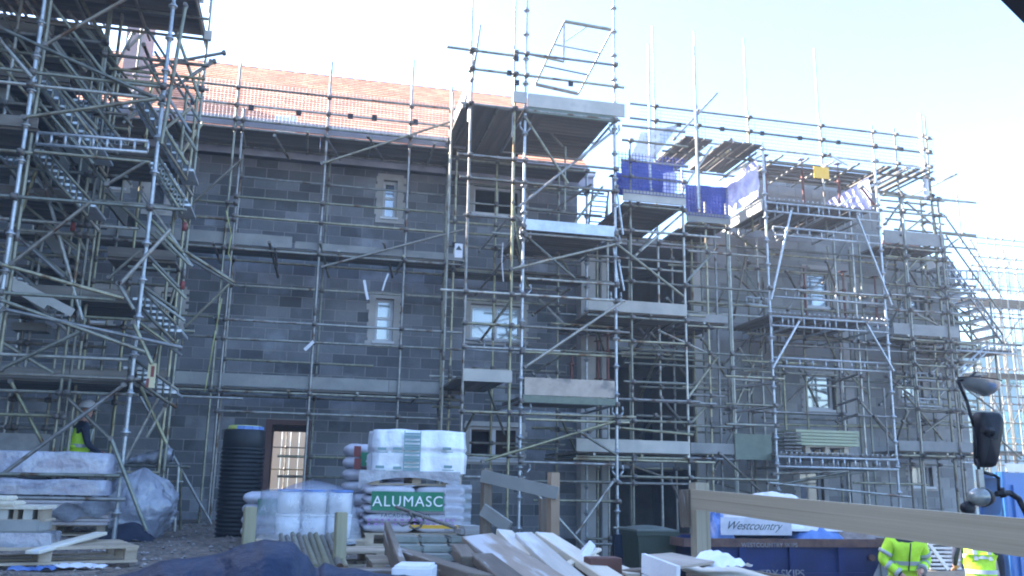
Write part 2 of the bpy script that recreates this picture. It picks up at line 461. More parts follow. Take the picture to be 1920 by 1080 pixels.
def block_wall(par, x0, x1, z0, z1, ops, Y, mt, n_ind, pick=None, seed=1):
    rn = random.Random(seed)
    wl = MB()
    for a, b, c, d in free_rects(x0, x1, z0, z1, ops): wl.box(a, b, Y+.008, Y+.22, c, d)
    wl.build('wall', MORTAR, par)
    blocks = []
    row = 0; z = z0
    while z < z1-.05:
        zt = min(z+.225, z1)
        x = x0 - (.225 if row % 2 else 0)
        while x < x1:
            a = max(x, x0)+.008; b = min(x+.45, x1)-.008
            segs = [(a, b)]
            for o in ops:
                if o[2] < zt-.06 and o[3] > z+.06:
                    ns = []
                    for s0, s1 in segs:
                        if o[1] <= s0 or o[0] >= s1: ns.append((s0, s1)); continue
                        if s0 < o[0]: ns.append((s0, o[0]))
                        if s1 > o[1]: ns.append((o[1], s1))
                    segs = ns
            for s0, s1 in segs:
                if s1-s0 > .05: blocks.append((s0, s1, z+.008, zt-.008, rn.random()))
            x += .45
        z += .225; row += 1
    if pick: blocks.sort(key=pick)
    st = MB()
    for i, (a, b, c, d, t) in enumerate(blocks):
        j = rn.uniform(-.003, .003)
        if i < n_ind:
            o = link('block', block_mesh(mt, int(t*11)))
            place(o, Matrix.LocRotScale(Vector(((a+b)/2, Y+.05+j, (c+d)/2)), None, Vector((b-a, .1, d-c))), par)
        else: st.box(a, b, Y+j, Y+.1, c, d, tone=t)
    o = st.build('block', mt, par); o['kind'] = 'stuff'

def window(par, x0, x1, z0, z1, Y, surround=.12, lights=1, glass=True, sill=True, transom=0, deep=.115, frame_mt=FRAMEW):
    """x0..x1,z0..z1: clear opening"""
    w = MB(); t = .06
    yf0, yf1 = Y+deep, Y+deep+.06
    w.box(x0, x1, yf0, yf1, z1-t, z1); w.box(x0, x1, yf0, yf1, z0, z0+t)
    w.box(x0, x0+t, yf0, yf1, z0+t, z1-t); w.box(x1-t, x1, yf0, yf1, z0+t, z1-t)
    for k in range(1, lights):
        xm = x0+(x1-x0)*k/lights; w.box(xm-.04, xm+.04, yf0-.003, yf1, z0+t, z1-t)
    if transom:
        zm = z0+(z1-z0)*transom; w.box(x0+t, x1-t, yf0+.002, yf1-.002, zm-.03, zm+.03)
    f = w.build('window', frame_mt, par)
    if surround:
        s = MB(); q = surround; rn = random.Random(int(x0*100))
        def strip(a, b, c, d): s.box(a, b, Y-.022, Y+.03, c, d)
        strip(x0-q, x0, z0-q, z1+q); strip(x1, x1+q, z0-q, z1+q); strip(x0, x1, z1, z1+q); strip(x0, x1, z0-q, z0)
        for k in range(6):   # ragged daubs of render round the opening
            zz = z0-q+(z1-z0+2*q)*k/6
            s.box(x0-q-rn.uniform(.01, .06), x0-q, Y-.02, Y+.02, zz, zz+(z1-z0)/7)
            s.box(x1+q, x1+q+rn.uniform(.01, .06), Y-.02, Y+.02, zz, zz+(z1-z0)/7)
        s.build('surround', RENDER, f)
    if sill:
        s = MB(); s.box(x0-.04, x1+.04, Y-.06, Y+deep, z0-.05, z0-.003); s.build('sill', FRAMEW, f)
    if glass:
        n = lights
        for k in range(n):
            a = x0+t+(x1-x0-2*t)*k/n; b = x0+t+(x1-x0-2*t)*(k+1)/n
            s = MB(); s.box(a, b, yf0+.025, yf0+.033, z0+t, z1-t); s.build('pane', GLASS, f)
    return f

def rect(px0, px1, py0, py1, Y=FY):
    a = at((px0+px1)/2, py0, Y); b = at((px0+px1)/2, py1, Y)
    zc = (a.z+b.z)/2
    return (Xat(px0, Y, zc), Xat(px1, Y, zc), b.z, a.z)

# --- left building (block walls, tiled roof)
LB = thing('apartment_building', 'long unfinished block-walled building with pink tiled roof behind the left and middle scaffolding', 'building', (0, FY, 0))
win = {
 'W1': rect(718, 744, 338, 408), 'W2': rect(703, 737, 560, 640), 'W3': rect(888, 978, 350, 402),
 'W4': rect(882, 978, 572, 638), 'W5': rect(880, 975, 800, 862), 'W6': rect(197, 236, 303, 352),
 'W7': rect(168, 202, 545, 602), 'W8': rect(300, 334, 548, 606), 'W9': rect(282, 312, 338, 392),
}
door = (Xat(505, FY, 1), Xat(572, FY, 1), -.2, at(535, 797, FY).z)
door2 = (Xat(580, FY, 1), Xat(592, FY, 1), -.2, at(585, 790, FY).z)
XL0, XL1 = -16.0, Xat(1082, FY, 3)
ops = list(win.values())+[door]
block_wall(LB, XL0, XL1, -.3, 7.3, ops, FY, BLOCK, 300,
           pick=lambda b: abs((b[0]+b[1])/2-.6)+(0 if b[2] > 1.6 else 3)+(0 if b[3] < 5.3 else 1.2)+(9 if b[0] > XL1-1.5 else 0))
for k, (a, b, c, d) in win.items():
    window(LB, a, b, c, d, FY, surround=.13 if k in ('W1', 'W2', 'W7', 'W8', 'W9') else .1, lights=2 if k in ('W3', 'W4', 'W5') else 1,
           glass=k not in ('W3', 'W5', 'W6', 'W7', 'W8'), transom=.55 if k in ('W1', 'W2') else 0)
# door lining with red-brown jambs, open door leaf
df = MB()
df.box(door[0]-.12, door[0], FY-.02, FY+.2, door[2], door[3]+.1); df.box(door[1], door[1]+.05, FY-.02, FY+.2, door[2], door[3]+.1)
df.box(door[0], door[1], FY-.02, FY+.2, door[3], door[3]+.1)
dfo = df.build('door_lining', REDT, LB)
dl = MB(); dl.box(door[0]-.04, door[0]+.004, FY+.22, FY+1.0, door[2], door[3]-.02); dl.build('door_leaf', REDT, dfo)
# body: floors, back wall with a through passage, party walls, gable
BACK = FY+8.5
sh = MB()
pa, pb = door[0]-.1, door[1]+.6
for a, b, c, d in free_rects(XL0, XL1, -.3, 7.6, [(pa-.2, pb+1.2, -.3, 2.15)]): sh.box(a, b, BACK, BACK+.2, c, d)
sh.box(XL0, XL0+.2, FY+.22, BACK, -.3, 7.6); sh.box(XL1-.22, XL1-.002, FY+.23, BACK, -.3, 7.6)
sh.box(pa-.35, pa-.2, FY+.23, BACK, -.3, 2.3); sh.box(pb+.2, pb+.35, FY+.23, BACK, -.3, 2.3)
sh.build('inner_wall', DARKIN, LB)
fl = MB()
for z in (2.32, 5.0): fl.box(XL0+.2, XL1-.23, FY+.23, BACK-.002, z, z+.2)
fl.box(XL0+.2, XL1-.23, FY+.23, BACK-.002, 7.45, 7.6)
fl.build('floor_slab', SLAB, LB)
# roof
EZ, EYY, PIT = 7.55, 17.95, R(38)
RX0, RX1 = -16.3, XL1+.25
run = 5.1
rf = MB()
dz = run*math.tan(PIT)
def roofpt(x, s, off=0):
    return Vector((x, EYY+s*math.cos(PIT), EZ+s*math.sin(PIT))) + Vector((0, -math.sin(PIT), math.cos(PIT)))*off
SL = run/math.cos(PIT)
rf.v += [tuple(roofpt(RX0, 0)), tuple(roofpt(RX1, 0)), tuple(roofpt(RX1, SL)), tuple(roofpt(RX0, SL)),
         (RX0, EYY+2*run, EZ), (RX1, EYY+2*run, EZ)]
for f in ([0, 1, 2, 3], [3, 2, 5, 4], [0, 3, 4], [1, 5, 2], [0, 4, 5, 1]): rf.f.append(f); rf.m.append(0); rf.sm.append(False); rf.t.append(.5)
rfo = rf.build('roof', FASCIA, LB)
tl = MB(); tiles = []
nrow = 31; gauge = (SL-.5)/nrow
rn = random.Random(5)
for r_ in range(nrow):
    s0 = .48+r_*gauge
    x = RX0+(.15 if r_ % 2 else 0)
    while x < RX1-.05:
        x1 = min(x+.3, RX1); tiles.append((x, x1, s0, rn.random())); x += .3
def tile_pts(mb, x0, x1, s0, tone):
    a = roofpt((x0+x1)/2, s0+gauge*.56, .026)
    ax = Vector((1, 0, 0))*(x1-x0-.008)/2
    tilt = R(-4.5)
    up = Vector((0, math.cos(PIT+tilt), math.sin(PIT+tilt))); nr = Vector((0, -math.sin(PIT+tilt), math.cos(PIT+tilt)))
    mb.obox(a, ax, up*gauge*.58, nr*.009, tone=tone)
tmesh = {}
tiles.sort(key=lambda t: t[2]*1.0+abs(t[0]-.5)*.35)
for i, (a, b, s0, t) in enumerate(tiles):
    if i < 300 and b-a > .28:
        k = int(t*9)
        if k not in tmesh:
            q = MB(); tile_pts(q, -.15, .15, 0, k/9)
            bs = roofpt(0, 0)
            me = bpy.data.meshes.new('tile'); me.from_pydata([(v[0], v[1]-bs.y, v[2]-bs.z) for v in q.v], [], q.f); me.materials.append(TILE)
            aa = me.attributes.new('tone', 'FLOAT', 'FACE'); aa.data.foreach_set('value', q.t); tmesh[k] = me
        o = link('tile', tmesh[k]); place(o, Matrix.Translation(roofpt((a+b)/2, s0)), rfo)
    else: tile_pts(tl, a, b, s0, t)
to = tl.build('tile', TILE, rfo); to['kind'] = 'stuff'
rd = MB()
for k in range(int((RX1-RX0)/.32)):
    xx = RX0+k*.32; rd.bar(Vector((xx, EYY+run, EZ+dz+.01)), Vector((xx+.315, EYY+run, EZ+dz+.01)), .05, 8, r2=.05)
rd.build('ridge', TILE, rfo)
fc = MB(); fc.box(RX0, RX1, EYY-.06, EYY-.02, EZ-.32, EZ+.02); fc.build('fascia', FASCIA, rfo)
gt = MB(); gt.bar((RX0, EYY-.12, EZ-.05), (RX1, EYY-.12, EZ-.05), .06, 8); gt.build('gutter', FRAMEW, rfo)
ch = MB()
cx0, cx1 = Xat(228, 20.0, 9.6), Xat(266, 20.0, 9.6)
ch.box(cx0, cx1, 20.0, 20.9, 8.6, 11.4)
ch.box(cx0-.05, cx1+.05, 19.95, 20.95, 11.4, 11.52)
ch.build('chimney', mat('mauve_brick', (.30, .235, .22), (.40, .32, .30), rough=.9, scale=4), rfo)

# --- stairwell recess between the two blocks and the right building
RX = {}
XA, XB = XL1, Xat(1322, FY, 3)
RZ0 = -1.6
RB = thing('apartment_building', 'pale block-walled building under construction behind the loading bay scaffold on the right', 'building', (10, FY, -1))
rwin = {'R1': rect(1512, 1560, 506, 576), 'R2': rect(1512, 1565, 702, 768), 'R3': rect(1709, 1748, 872, 912), 'R4': rect(1682, 1730, 552, 582),
        'R5': rect(1690, 1730, 704, 752), 'R6': rect(1500, 1545, 880, 960)}
XR1 = Xat(1812, FY, 3)
gap = (Xat(1655, FY, 3)-.1, Xat(1682, FY, 3))
block_wall(RB, XB, XR1, RZ0, 8.35, list(rwin.values())+[(Xat(1648, FY, 7), XR1+.1, 6.35, 9), (XB-.1, Xat(1400, FY, 7), 6.9, 9)], FY, BLOCKP, 300,
           pick=lambda b: abs((b[0]+b[1])/2-10.2)+(0 if b[2] > .6 else 3)+(0 if b[3] < 8 else 1), seed=4)
for k, (a, b, c, d) in rwin.items():
    window(RB, a, b, c, d, FY, surround=.1, lights=1, glass=True, transom=0)
s2 = MB()
s2.box(XB, XB+.22, FY+.23, BACK, RZ0, 6.5); s2.box(XR1-.22, XR1, FY+.23, BACK, RZ0, 6.5); s2.box(XB, XR1, BACK, BACK+.2, RZ0, 6.5)
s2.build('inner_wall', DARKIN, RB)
s2 = MB()
for z in (1.25, 3.8, 6.3): s2.box(XB+.23, XR1-.23, FY+.23, BACK-.002, z, z+.2)
s2.build('floor_slab', SLAB, RB)
# pale stacked pillars (rendered) proud of the right wall
for px in (1312, 1592):
    xx = Xat(px, FY-.1, 3); q = MB(); q.box(xx-.11, xx+.11, FY-.14, FY-.005, RZ0, 5.6); q.build('pillar', RENDER, RB)
# brick upper storey seen pink beyond the top lift on the right
q = MB(); q.box(Xat(1652, FY+.6, 6.4), Xat(1720, FY+.6, 6.4), FY+.5, FY+.7, 6.3, 6.9)
for k in range(3): q.box(Xat(1652, FY+.6, 6.4), Xat(1720, FY+.6, 6.4), FY+.485, FY+.5, 6.35+k*.16, 6.46+k*.16)
q.build('parapet', PINKB, RB)

SW = thing('stairwell_bay', 'dark open stairwell bay with pale concrete columns between the two block-walled buildings', 'stairwell', ((XA+XB)/2, FY+1, RZ0))
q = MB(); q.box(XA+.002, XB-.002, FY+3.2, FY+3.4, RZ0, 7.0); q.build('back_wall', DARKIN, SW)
for z in (1.15, 3.75, 6.2):
    q = MB(); q.box(XA+.004, XB-.004, FY+.35, FY+3.19, z, z+.2); q.build('floor_slab', SLAB, SW)
for px, w_ in ((1098, .32), (1128, .12)):
    xx = Xat(px, FY-.3, 3)
    q = MB(); q.box(xx-w_/2, xx+w_/2, FY-.5, FY-.5+w_, ground_z(xx, FY)-.1, 5.6); q.build('column', RENDER, SW)
q = MB(); xx = Xat(1240, FY+3.1, 3); q.box(xx-.45, xx+.45, FY+3.16, FY+3.2, 1.4, 3.5); q.box(xx-.04, xx+.04, FY+3.13, FY+3.16, 2.2, 3.2); q.build('door', NAVY, SW)

# --- left wing (unseen, left of the picture; put in tall to shade the foreground; its scaffold reaches in)
LW = thing('apartment_building', 'tall block-walled wing out of view at the left, added to shade the foreground', 'building', (-10, 9, 0))
q = MB(); q.box(-14.5, -9.2, -3, 18.0, -.3, 12.0); q.build('wall', BLOCK, LW)
q = MB()
q.v += [(-14.7, -3.2, 12.0), (-9.0, -3.2, 12.0), (-9.0, 18.1, 12.0), (-14.7, 18.1, 12.0), (-11.85, -3.2, 14.4), (-11.85, 18.1, 14.4)]
for f in ([0, 3, 2, 1], [0, 4, 5, 3], [1, 2, 5, 4], [0, 1, 4], [3, 5, 2]): q.f.append(f); q.m.append(0); q.sm.append(False); q.t.append(.5)
q.build('roof', TILE, LW)
for k in range(4):
    for z in (1.0, 3.6, 6.4):
        q = MB(); q.box(-9.2, -9.16, 2+k*3.8, 3.1+k*3.8, z, z+1.2); q.build('window', FRAMEW, LW)

# ------------------------------------------------------------------ SCAFFOLDS
class Scaf:
    def __init__(s, label, loc, name='scaffold', cat='scaffold', group=None):
        s.t = thing(name, label, cat, loc, group); s.Vs = []; s.Hs = []; s.mb = MB(); s.ring = MB(); s.n = {}
    def V(s, px, py, Y, z0, z1, mt=GALV, ring=False, r=.0245, X=None):
        x = at(px, py, Y).x if X is None else X
        if ring: mt = ZINC
        tube('standard', (x, Y, z0), (x, Y, z1), s.t, mt, r)
        s.Vs.append((x, Y, z0, z1))
        if ring:
            z = z0+.35
            while z < z1:
                s.ring.bar((x, Y, z-.012), (x, Y, z+.012), .062, 8); s.ring.bar((x, Y, z-.05), (x, Y, z+.05), .034, 8); z += .5
        elif z1-z0 > 5 and random.random() < .8:
            z = z0 + random.uniform(2, 4); s.mb.bar((x, Y, z-.08), (x, Y, z+.08), .033, 8)
        if z0 < .6: box('base_plate', (x, Y, z0+.01), (.16, .16, .02), s.t, GALV)
        return x
    def H(s, px0, py0, px1, Y, mt=GALV, name='ledger', r=.0245, dz=0):
        p = at(px0, py0, Y); x1 = Xat(px1, Y, p.z); z = p.z+dz
        e = random.uniform(-.006, .006)
        tube(name, (p.x, Y, z), (x1, Y, z+e*(x1-p.x)), s.t, mt, r)
        s.Hs.append((min(p.x, x1), max(p.x, x1), Y, z)); return z
    def HX(s, x0, x1, Y, z, mt=GALV, name='ledger', r=.0245):
        e = random.uniform(-.012, .012)
        tube(name, (x0, Y, z), (x1, Y, z+e), s.t, mt, r); s.Hs.append((x0, x1, Y, z))
    def T(s, x, y0, y1, z, mt=GALV, name='transom'):
        tube(name, (x, y0, z), (x, y1, z+random.uniform(-.02, .02)), s.t, mt)
    def D(s, px0, py0, px1, py1, Y0, Y1=None, mt=GALV, name='brace', r=.0245):
        Y1 = Y0 if Y1 is None else Y1
        tube(name, at(px0, py0, Y0), at(px1, py1, Y1), s.t, mt, r)
        s.mb.bar(at(px0, py0, Y0)-Vector((.0, .04, 0)), at(px0, py0, Y0)+Vector((.0, .05, 0)), .034, 6)
    def boards(s, x0, x1, y0, y1, z, along='X', mt=BOARD, gap=.012, w=.225, t=.038, miss=0., L=3.9):
        if along == 'X':
            y = y0; k = 0
            while y+w <= y1+.02:
                x = x0 - (k % 3)*.0
                while x < x1-.01:
                    xe = min(x+L, x1)
                    if random.random() >= miss:
                        box('scaffold_board', ((x+xe)/2, y+w/2, z+t/2+random.uniform(0, .008)), (xe-x-.01, w-gap, t), s.t, mt, (0, 0, random.uniform(-.004, .004)))
                    x = xe
                y += w; k += 1
        else:
            x = x0
            while x+w <= x1+.02:
                if random.random() >= miss:
                    box('scaffold_board', (x+w/2, (y0+y1)/2+random.uniform(-.03, .03), z+t/2+random.uniform(0, .008)), (w-gap, y1-y0, t), s.t, mt, (0, 0, random.uniform(-.008, .008)))
                x += w
    def toe(s, x0, x1, Y, z, h=.225, mt=TOE, L=3.9, t=.035, name='toe_board'):
        x = x0
        while x < x1-.05:
            xe = min(x+L, x1)
            box(name, ((x+xe)/2, Y+random.uniform(-.004, .004), z+h/2), (xe-x-.012, t, h), s.t, mt, (0, random.uniform(-.003, .003), 0)); x = xe
    def ladder_beam(s, a, b, h=.3, n=None, up=Vector((0, 0, 1)), mt=ZINC, r=.024, lattice=False):
        a = Vector(a); b = Vector(b); L = (b-a).length; n = n or max(3, int(L/.33))
        q = MB(); d = (b-a)
        q.bar(a, b, r, 8); q.bar(a+up*h, b+up*h, r, 8)
        for i in range(n+1):
            p = a+d*(i/n); q.bar(p, p+up*h, r*.75, 6)
            if lattice and i < n: q.bar(p, a+d*((i+1)/n)+up*h, r*.5, 5)
        return q.build('ladder_beam', mt, s.t)
    def mesh_panel(s, x0, x1, Y, z0, z1, step=.07, mt=WIRE, r=.0034):
        q = MB(); x = x0
        while x <= x1: q.bar((x, Y, z0), (x, Y, z1), r, 4); x += step
        z = z0
        while z <= z1: q.bar((x0, Y, z), (x1, Y, z), r, 4); z += step*1.0
        return q.build('brick_guard', mt, s.t)
    def finish(s):
        for (x, Y, z0, z1) in s.Vs:
            for (a, b, Yh, z) in s.Hs:
                if abs(Yh-Y) < .13 and a-.05 <= x <= b+.05 and z0 <= z <= z1:
                    s.mb.bar((x, Y-.05, z-.04), (x, Y-.05, z+.045), .042, 6)
                    s.mb.bar((x-.04, Yh-.03, z), (x+.045, Yh-.03, z), .04, 6)
                    s.mb.bar((x+.03, Y-.10, z+.01), (x+.03, Y, z+.01), .012, 5)
        if s.mb.v: o = s.mb.build('coupler', COUP, s.t); o['kind'] = 'stuff'
        if s.ring.v: o = s.ring.build('rosette', ZINC, s.t); o['kind'] = 'stuff'

def stair_flight(S, a, b, width, n=9, mt=ZINC, rail=True, lattice=True):
    """a top, b bottom (front stringer); width in +Y"""
    a = Vector(a); b = Vector(b); d = b-a; up = Vector((0, 0, 1)); wv = Vector((0, width, 0))
    r = .024
    for off in (Vector((0, 0, 0)), wv):
        fl_ = MB()
        fl_.bar(a+off, b+off, r*.9, 8); fl_.bar(a+off-up*.24, b+off-up*.24, r, 8)
        for i in range(n+1):
            p = a+off+d*(i/n)-up*.24; fl_.bar(p, p+up*.24, r*.55, 6)
        o = fl_.build('stair_stringer', mt, S.t)
    hd = MB(); dh = d.normalized(); hx = Vector((d.x, 0, 0)).normalized()
    for i in range(n):
        p = a+d*((i+.5)/n)-up*.12
        box('tread', p+wv/2, (.24, width-.06, .035), S.t, ALU)
    if rail:
        for off in (Vector((0, -.03, 0)), wv):
            for h in (.5, 1.0): tube('handrail', a+off+up*h, b+off+up*h, S.t, GALV, .021)

# ---- main facade scaffold
SA = Scaf('long tube scaffold of three lifts along the block wall between stair tower and hoist tower', (0, 16.9, 0), group=None)
OY, IY = 16.9, 17.85
Ls = (2.33, 4.99, 7.36)
xs_out = [-7.2, -5.4, -3.6]+[at(435, 300, OY).x, at(600, 450, OY).x, at(760, 450, OY).x, at(838, 420, OY).x]
for i, x in enumerate(xs_out):
    SA.V(0, 0, OY, ground_z(x, OY)-.02, 8.75+.25*(i % 3), X=x)
    SA.V(0, 0, IY, ground_z(x, IY)-.02, 7.5, X=x+.1)
SA.V(0, 0, OY, 0, 7.8, X=xs_out[3]+.14)
x0f, x1f = -8.0, Xat(868, OY, 5)
for z in Ls:
    SA.HX(x0f, x1f, OY-.05, z); SA.HX(x0f, x1f, IY-.05, z)
    SA.boards(x0f+.1, x1f-.05, 16.98, 17.72 if z < 7 else 17.95, z+.05)
    x = x0f+.3
    while x < x1f:
        SA.T(x, 16.55+random.uniform(0, .15), 18.1, z-.02+.04); x += 1.2+random.uniform(-.1, .1)
z1 = SA.H(400, 597, 868, OY-.05, name='guard_rail'); SA.H(400, 633, 868, OY-.05, name='guard_rail')
SA.H(430, 534, 868, IY-.05); SA.H(400, 770, 860, OY-.05); SA.H(400, 672, 700, IY-.05)
SA.H(440, 368, 830, OY-.05, name='guard_rail'); SA.H(440, 405, 830, OY-.05, name='guard_rail'); SA.H(440, 330, 830, IY-.05)
SA.H(330, 372, 440, OY-.05, name='guard_rail'); SA.H(330, 403, 440, OY-.05, name='guard_rail')
SA.H(330, 590, 400, OY-.05, name='guard_rail'); SA.H(330, 628, 400, OY-.05, name='guard_rail')
SA.H(520, 855, 690, IY-.05, name='guard_rail'); SA.H(520, 893, 690, IY-.05, name='guard_rail')
for dy in (0, 34, 62):
    SA.H(120, 128+dy, 860, OY-.05, name='guard_rail')
SA.toe(Xat(170, OY, 5.2), Xat(548, OY, 5.2), OY+.06, Ls[1]+.10, .225, TOE)
SA.toe(Xat(553, OY, 5.2), x1f, OY+.06, Ls[1]+.10, .14, TOE)
SA.toe(Xat(320, OY, 2.5), x1f, OY+.06, Ls[0]+.10, .225, TOE)
SA.toe(Xat(120, OY, 2.5), Xat(318, OY, 2.5), OY+.06, Ls[0]+.10, .225, BOARD)
SA.toe(x0f+.2, x1f, OY+.06, Ls[2]+.10, .20, FASCIA)
SA.mesh_panel(Xat(385, OY, 8), x1f, OY-.01, Ls[2]+.12, 8.36)
clipmb = None
for px, py in ((362, 192), (471, 202), (560, 212), (657, 218), (702, 221), (779, 229)):
    p = at(px, py, OY-.06); box('mesh_clip', p, (.10, .05, .10), SA.t, BLKM)
SA.D(603, 307, 858, 224, OY-.09); SA.D(605, 500, 870, 430, OY-.09); SA.D(320, 418, 457, 295, OY-.09)
SA.D(345, 480, 440, 535, OY-.09); SA.D(348, 612, 430, 532, OY-.09); SA.D(255, 730, 398, 985, OY-.09)
for px in (345, 515, 610, 690):   # raking ties below the top lift
    SA.D(px, 255, px+28, 300, 16.75, 17.6, name='tie')
for px in (505, 720, 600): SA.D(px, 455, px+16, 520, 16.75, 17.9, name='tie')
SA.finish()

# ---- hoist / platform tower
SB = Scaf('tall hoist tower scaffold with stacked platforms rising above the roofs in the centre', (4, 15, 0), name='scaffold_tower')
TY, BYB = 14.9, 17.0
SB.V(880, 300, TY, -.1, 8.6); SB.V(884, 60, TY+.06, 7.2, 11, mt=ZINC)
SB.V(963, 300, TY, -.3, 8.2, mt=GALV, r=.026); SB.V(965, 60, TY+.07, 7.0, 11, mt=ZINC)
xl = SB.V(985, 200, TY, -.3, 10.6, ring=True, r=.026); xr = SB.V(1152, 200, TY, -1.0, 10.6, ring=True, r=.026)
SB.V(850, 500, BYB, 0, 8.4); SB.V(926, 560, BYB, -.2, 7.4); SB.V(1045, 700, BYB, -.4, 7.3); SB.V(1100, 560, BYB, -.6, 7.3, ring=True)
SB.V(837, 520, 16.2, 0, 8.3); SB.V(1060, 265, TY+1.0, 6.0, 7.3, r=.02)
zt = at(1065, 213, TY).z; zm = at(1065, 428, TY).z; zb = at(1065, 750, TY).z
for z in (zt, zm, zb):
    SB.boards(xl+.03, xr-.03, TY+.06, BYB+.2 if z > 5 else BYB-.3, z, along='X', w=.16, t=.05, gap=.016, mt=BOARD)
    SB.HX(xl, xr, TY, z-.05, mt=ZINC); SB.HX(xl, xr, BYB, z-.05, mt=ZINC)
    for x in (xl, xr): SB.T(x, TY, BYB, z-.05, ZINC)
xll = at(880, 300, TY).x
SB.boards(xll-.15, xl+.55, TY+.02, BYB+1.1, zt-.05, along='Y', gap=.008)
SB.boards(xll-.1, xl-.1, TY+.02, BYB, at(905, 712, TY).z, along='Y')
SB.T(xll, TY, BYB+.9, zt-.04); SB.T((xll+xl)/2, TY, BYB+.9, zt-.04)
SB.HX(xll-.2, xr+.1, TY-.04, zt-.04)
SB.toe(Xat(988, TY, zt), Xat(1170, TY, zt), TY-.05, zt+.03, .26, TOEPALE)
SB.toe(Xat(960, TY, zt), Xat(987, TY, zt), TY-.05, zt+.08, .22, TOEPALE)
box('edge_beam', ((xl+xr)/2, TY-.03, zt-.03), (xr-xl-.06, .05, .11), SB.t, GREENP)
box('edge_beam', ((xl+xr)/2, TY-.03, zm-.005), (xr-xl-.06, .05, .20), SB.t, ALU)
box('edge_beam', ((xl+xr)/2, TY-.03, zb-.01), (xr-xl-.06, .05, .12), SB.t, GREENP)
SB.toe(xl+.05, xr-.04, TY-.03, zb+.06, .30, PLY)
SB.toe(Xat(868, TY, 3), Xat(960, TY, 3), TY-.05, at(905, 716, TY).z, .21, TOEPALE)
# side screen at the left edge of the top platform
q = MB(); X_ = xll-.02
q.obox((X_, TY+.9, zt+.30), Vector((.012, 0, 0)), Vector((0, .85, 0)), Vector((0, 0, .26)))
q.build('side_screen', FASCIA, SB.t)
for x0_, y0_, x1_ in ((838, 88, 962), (965, 98, 1158), (885, 129, 1170), (858, 288, 1160), (862, 331, 1158), (870, 402, 966), (985, 438, 1160),
                      (988, 522, 1156), (826, 543, 1172), (866, 605, 985), (985, 612, 1180), (866, 650, 1050), (975, 866, 1152), (860, 771, 1192),
                      (985, 786, 1180), (850, 852, 980), (870, 894, 985), (1000, 902, 1160), (1000, 938, 1165), (980, 660, 1152)):
    SB.H(x0_, y0_, x1_, TY-.05, name='guard_rail' if y0_ < 300 else 'ledger')
for x0_, y0_, x1_ in ((850, 460, 1060), (850, 505, 960), (1000, 480, 1150), (860, 560, 1060), (990, 585, 1080), (880, 690, 1060), (880, 830, 1060),
                      (790, 722, 870), (800, 735, 872), (795, 748, 870), (810, 762, 872), (805, 705, 870), (1000, 350, 1100), (880, 380, 1060)):
    SB.H(x0_, y0_, x1_, BYB)
for L in ((1150, 246, 972, 388), (986, 442, 1078, 522), (958, 505, 1166, 455), (985, 688, 1166, 566), (905, 865, 1152, 790), (1084, 808, 1156, 853),
          (1157, 458, 1282, 556), (996, 915, 1116, 1048), (1152, 900, 1080, 1002), (985, 220, 1066, 345)):
    SB.D(*L, TY-.09)
SB.D(1010, 224, 1055, 275, TY+1.0); SB.D(885, 150, 900, 48, TY-.1, TY+.4); SB.D(870, 200, 895, 92, TY-.1, TY+1.2, mt=GALV)
for L in ((900, 470, 960, 400), (1000, 590, 1070, 540), (1010, 560, 1060, 610), (900, 640, 960, 560), (1030, 400, 1110, 345), (1000, 700, 1080, 650)):
    SB.D(*L, BYB-.1, BYB-.8)
# curved node brackets below each platform
for (px, py) in ((985, 240), (1152, 245), (985, 445), (1152, 452), (985, 545), (1155, 560), (985, 770), (1158, 775), (983, 880), (1158, 885)):
    p = at(px, py, TY)
    for sgn in (-1, 1):
        SB.ring.bar(p+Vector((sgn*.03, 0, -.08)), p+Vector((sgn*.10, 0, .02)), .018, 6)
        SB.ring.bar(p+Vector((sgn*.10, 0, .02)), p+Vector((sgn*.09, 0, .12)), .018, 6)
for px in (496, 1150):
    pass
SB.D(962, 380, 985, 540, TY-.02, TY+.5, mt=GREENP, r=.02); SB.D(1156, 350, 1168, 440, TY-.02, mt=ZINC, r=.02); SB.D(1150, 462, 1160, 540, TY, mt=ZINC, r=.02)
SB.D(1160, 490, 1170, 545, TY-.02, mt=ZINC, r=.02)
for px, py in ((955, 137), (968, 110), (969, 155), (1070, 157)):
    box('mesh_clip', at(px, py, TY-.06), (.09, .05, .09), SB.t, BLKM)
SB.mesh_panel(xll, xr, BYB-.05, zt+.1, zt+.95, step=.09)
SB.boards(xll, XL1-.1, 17.05, 17.95, 7.30, along='X'); SB.HX(xll, XL1, 17.0, 7.24); SB.HX(xll, XL1, 17.0, 7.9, name='guard_rail'); SB.HX(xll, XL1, 17.75, 7.0)
SB.boards(xll, XL1-.1, 17.05, 17.95, 4.95, along='X'); SB.HX(xll, XL1, 17.0, 4.89); SB.HX(xll, XL1, 17.0, 5.9, name='guard_rail'); SB.HX(xll, XL1, 17.0, 5.4, name='guard_rail')
rq2 = random.Random(5)
for k in range(22):
    x = rq2.uniform(870, 1120); y = rq2.uniform(320, 860); SB.H(x, y, x+rq2.uniform(50, 150), rq2.choice((16.2, 17.0, 17.7)))
for k in range(9):
    x = rq2.uniform(880, 1110); y = rq2.uniform(330, 800); SB.D(x, y, x+rq2.choice((-1, 1))*rq2.uniform(25, 70), y+rq2.uniform(50, 90), 16.4, 17.4)
SB.ladder_beam(at(868, 655, BYB), at(985, 662, BYB), .2)
SB.finish()

